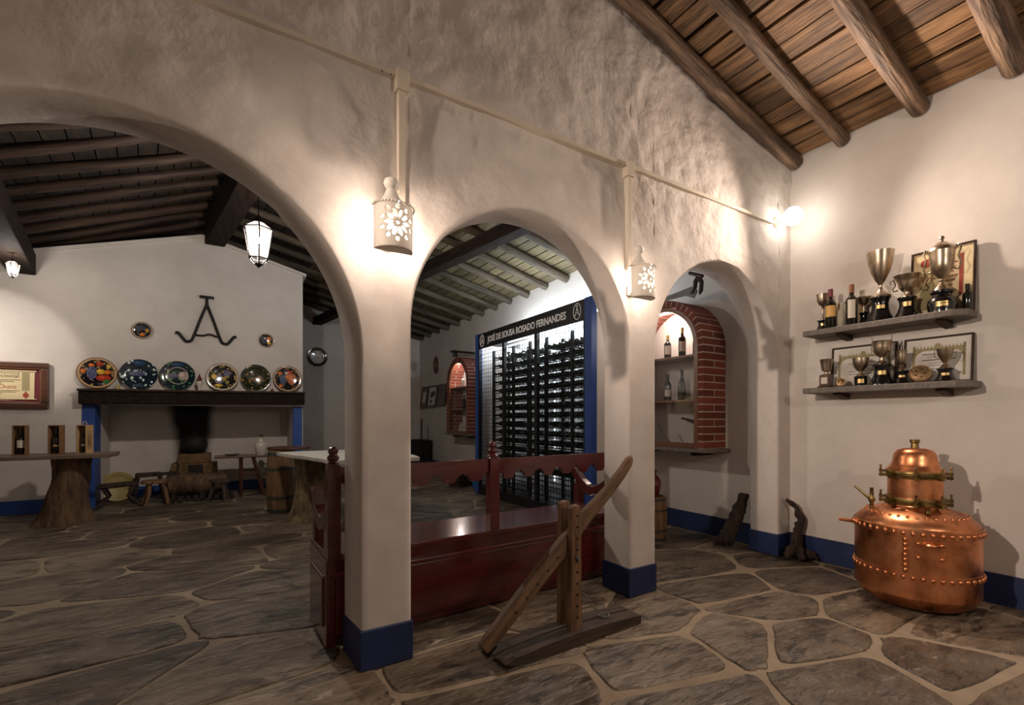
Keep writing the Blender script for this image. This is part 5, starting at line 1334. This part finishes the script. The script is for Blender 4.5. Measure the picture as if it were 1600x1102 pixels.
# ---------------------------------------------------------------- far end of the right wall
for i, (ya, yb, za, zb, lab) in enumerate(((10.56,10.98,1.42,1.94,'dark framed print, leftmost on the far right wall'),(9.98,10.50,1.43,1.94,'framed page of pictures, middle of three on the far right wall'),(9.45,9.92,1.45,1.94,'framed print half hidden behind the far niche'))):
    t, part = wframe(lab, (ya+yb)/2, za, yb-ya, zb-za, .06, fm='frame', fw=.045, paper='paper2' if i == 1 else 'shelfwood', name='framed_print')
    if i == 1:
        for a in ((-.10,.02,.22,.36),(.03,.13,.25,.38),(-.10,.0,.08,.18)): part('photo', MB().box(a[0],a[1],-.0075,-.0055,a[2],a[3]), 'ink')
    if i == 0: part('sheet_print', MB().box(-.1,.1,-.0075,-.0055,.12,.38), 'label_cream')
t = thing('oval_plaque', 'oval dark wooden plaque high on the far right wall', 'plaque', (XW-.012, 10.1, 2.40), -PI/2)
q = MB(); q.M = Matrix.Diagonal((.62,1,1,1)) @ Matrix.Rotation(PI/2,4,'X'); q.lathe([(.20,0),(.20,.02),(.17,.035),(.15,.02),(.001,.02)], 36); q.build('board', 'frame', t, smooth=35)
q = MB(); q.M = Matrix.Diagonal((.62,1,1,1)) @ Matrix.Rotation(PI/2,4,'X'); q.lathe([(.09,.02),(.07,.035),(.001,.04)], 24); q.build('boss', 'bronze', t, smooth=35)
t = thing('iron_stove', 'black iron stove box with upright poker in the far corner', 'stove', (3.72, 10.55, 0))
MB().box(-.28,.28,-.35,.35,.08,.62).build('body', 'soot_iron', t, bevel=.02); MB().box(-.30,.30,-.37,.37,.62,.66).build('lid', 'soot_iron', t, bevel=.01)
for a in (-.24,.24):
    for b_ in (-.3,.3): MB().lathe([(.025,0),(.03,.085)], 8, (a,b_,0)).build('foot', 'soot_iron', t)
MB().tube([(.0,-.46,0),(.02,-.42,1.15)], .018, 8).build('poker', 'iron', t); MB().box(-.30,-.28,-.15,.15,.2,.5).build('door', 'iron', t, bevel=.006)
t = thing('paper_bag', 'blue and white card bag on the floor left of the wine rack', 'bag', (3.62, 6.98, 0), .5)
MB().add([(-.13,-.07,0),(.13,-.07,0),(.13,.07,0),(-.13,.07,0),(-.15,-.08,.15),(.15,-.08,.15),(.15,.08,.15),(-.15,.08,.15)], [(0,3,2,1),(0,1,5,4),(1,2,6,5),(2,3,7,6),(3,0,4,7)]).build('blue_body', 'bluebag', t)
MB().prism([(-.15,.15),(.15,.15),(.13,.19),(.04,.22),(-.02,.30),(-.15,.34)], .01, lambda a,b_,c: (a,.06+c,b_)).prism([(-.08,.15),(.08,.15),(.15,.19),(-.15,.24)], .01, lambda a,b_,c: (-.15+c,a,b_)).build('white_flap', 'white', t)
t = thing('dark_crate', 'dark crate on the floor beside the blue bag', 'crate', (3.42, 7.3, 0), .3)
for z in (.0,.085,.17): MB().box(-.17,.17,-.13,-.11,z,z+.07).box(-.17,.17,.11,.13,z,z+.07).box(-.17,-.15,-.11,.11,z,z+.07).box(.15,.17,-.11,.11,z,z+.07).build('slat_ring', 'darkwood', t)
MB().box(-.15,.15,-.11,.11,0,.02).build('floor_board', 'darkwood', t)
t = thing('leaning_print', 'small framed print leaning on the floor near the far niche', 'picture frame', (3.60, 7.95, 0), -PI/2+.4)
for a in ((-.14,.14,0,.03),(-.14,.14,.17,.2),(-.14,-.11,.03,.17),(.11,.14,.03,.17)): MB().box(a[0],a[1],-.01,.01,a[2],a[3]).build('frame_rail', 'frame', t)
MB().box(-.11,.11,-.004,.004,.03,.17).build('sheet', 'label_cream', t)

# unseen pendant added behind the viewer as fill light for the front room
pf = lantern((2.0, -1.2, 2.25), .43, 'added six-sided fill lantern, unseen in the front room behind the viewer', P_FRONT_FILL, 1.3)
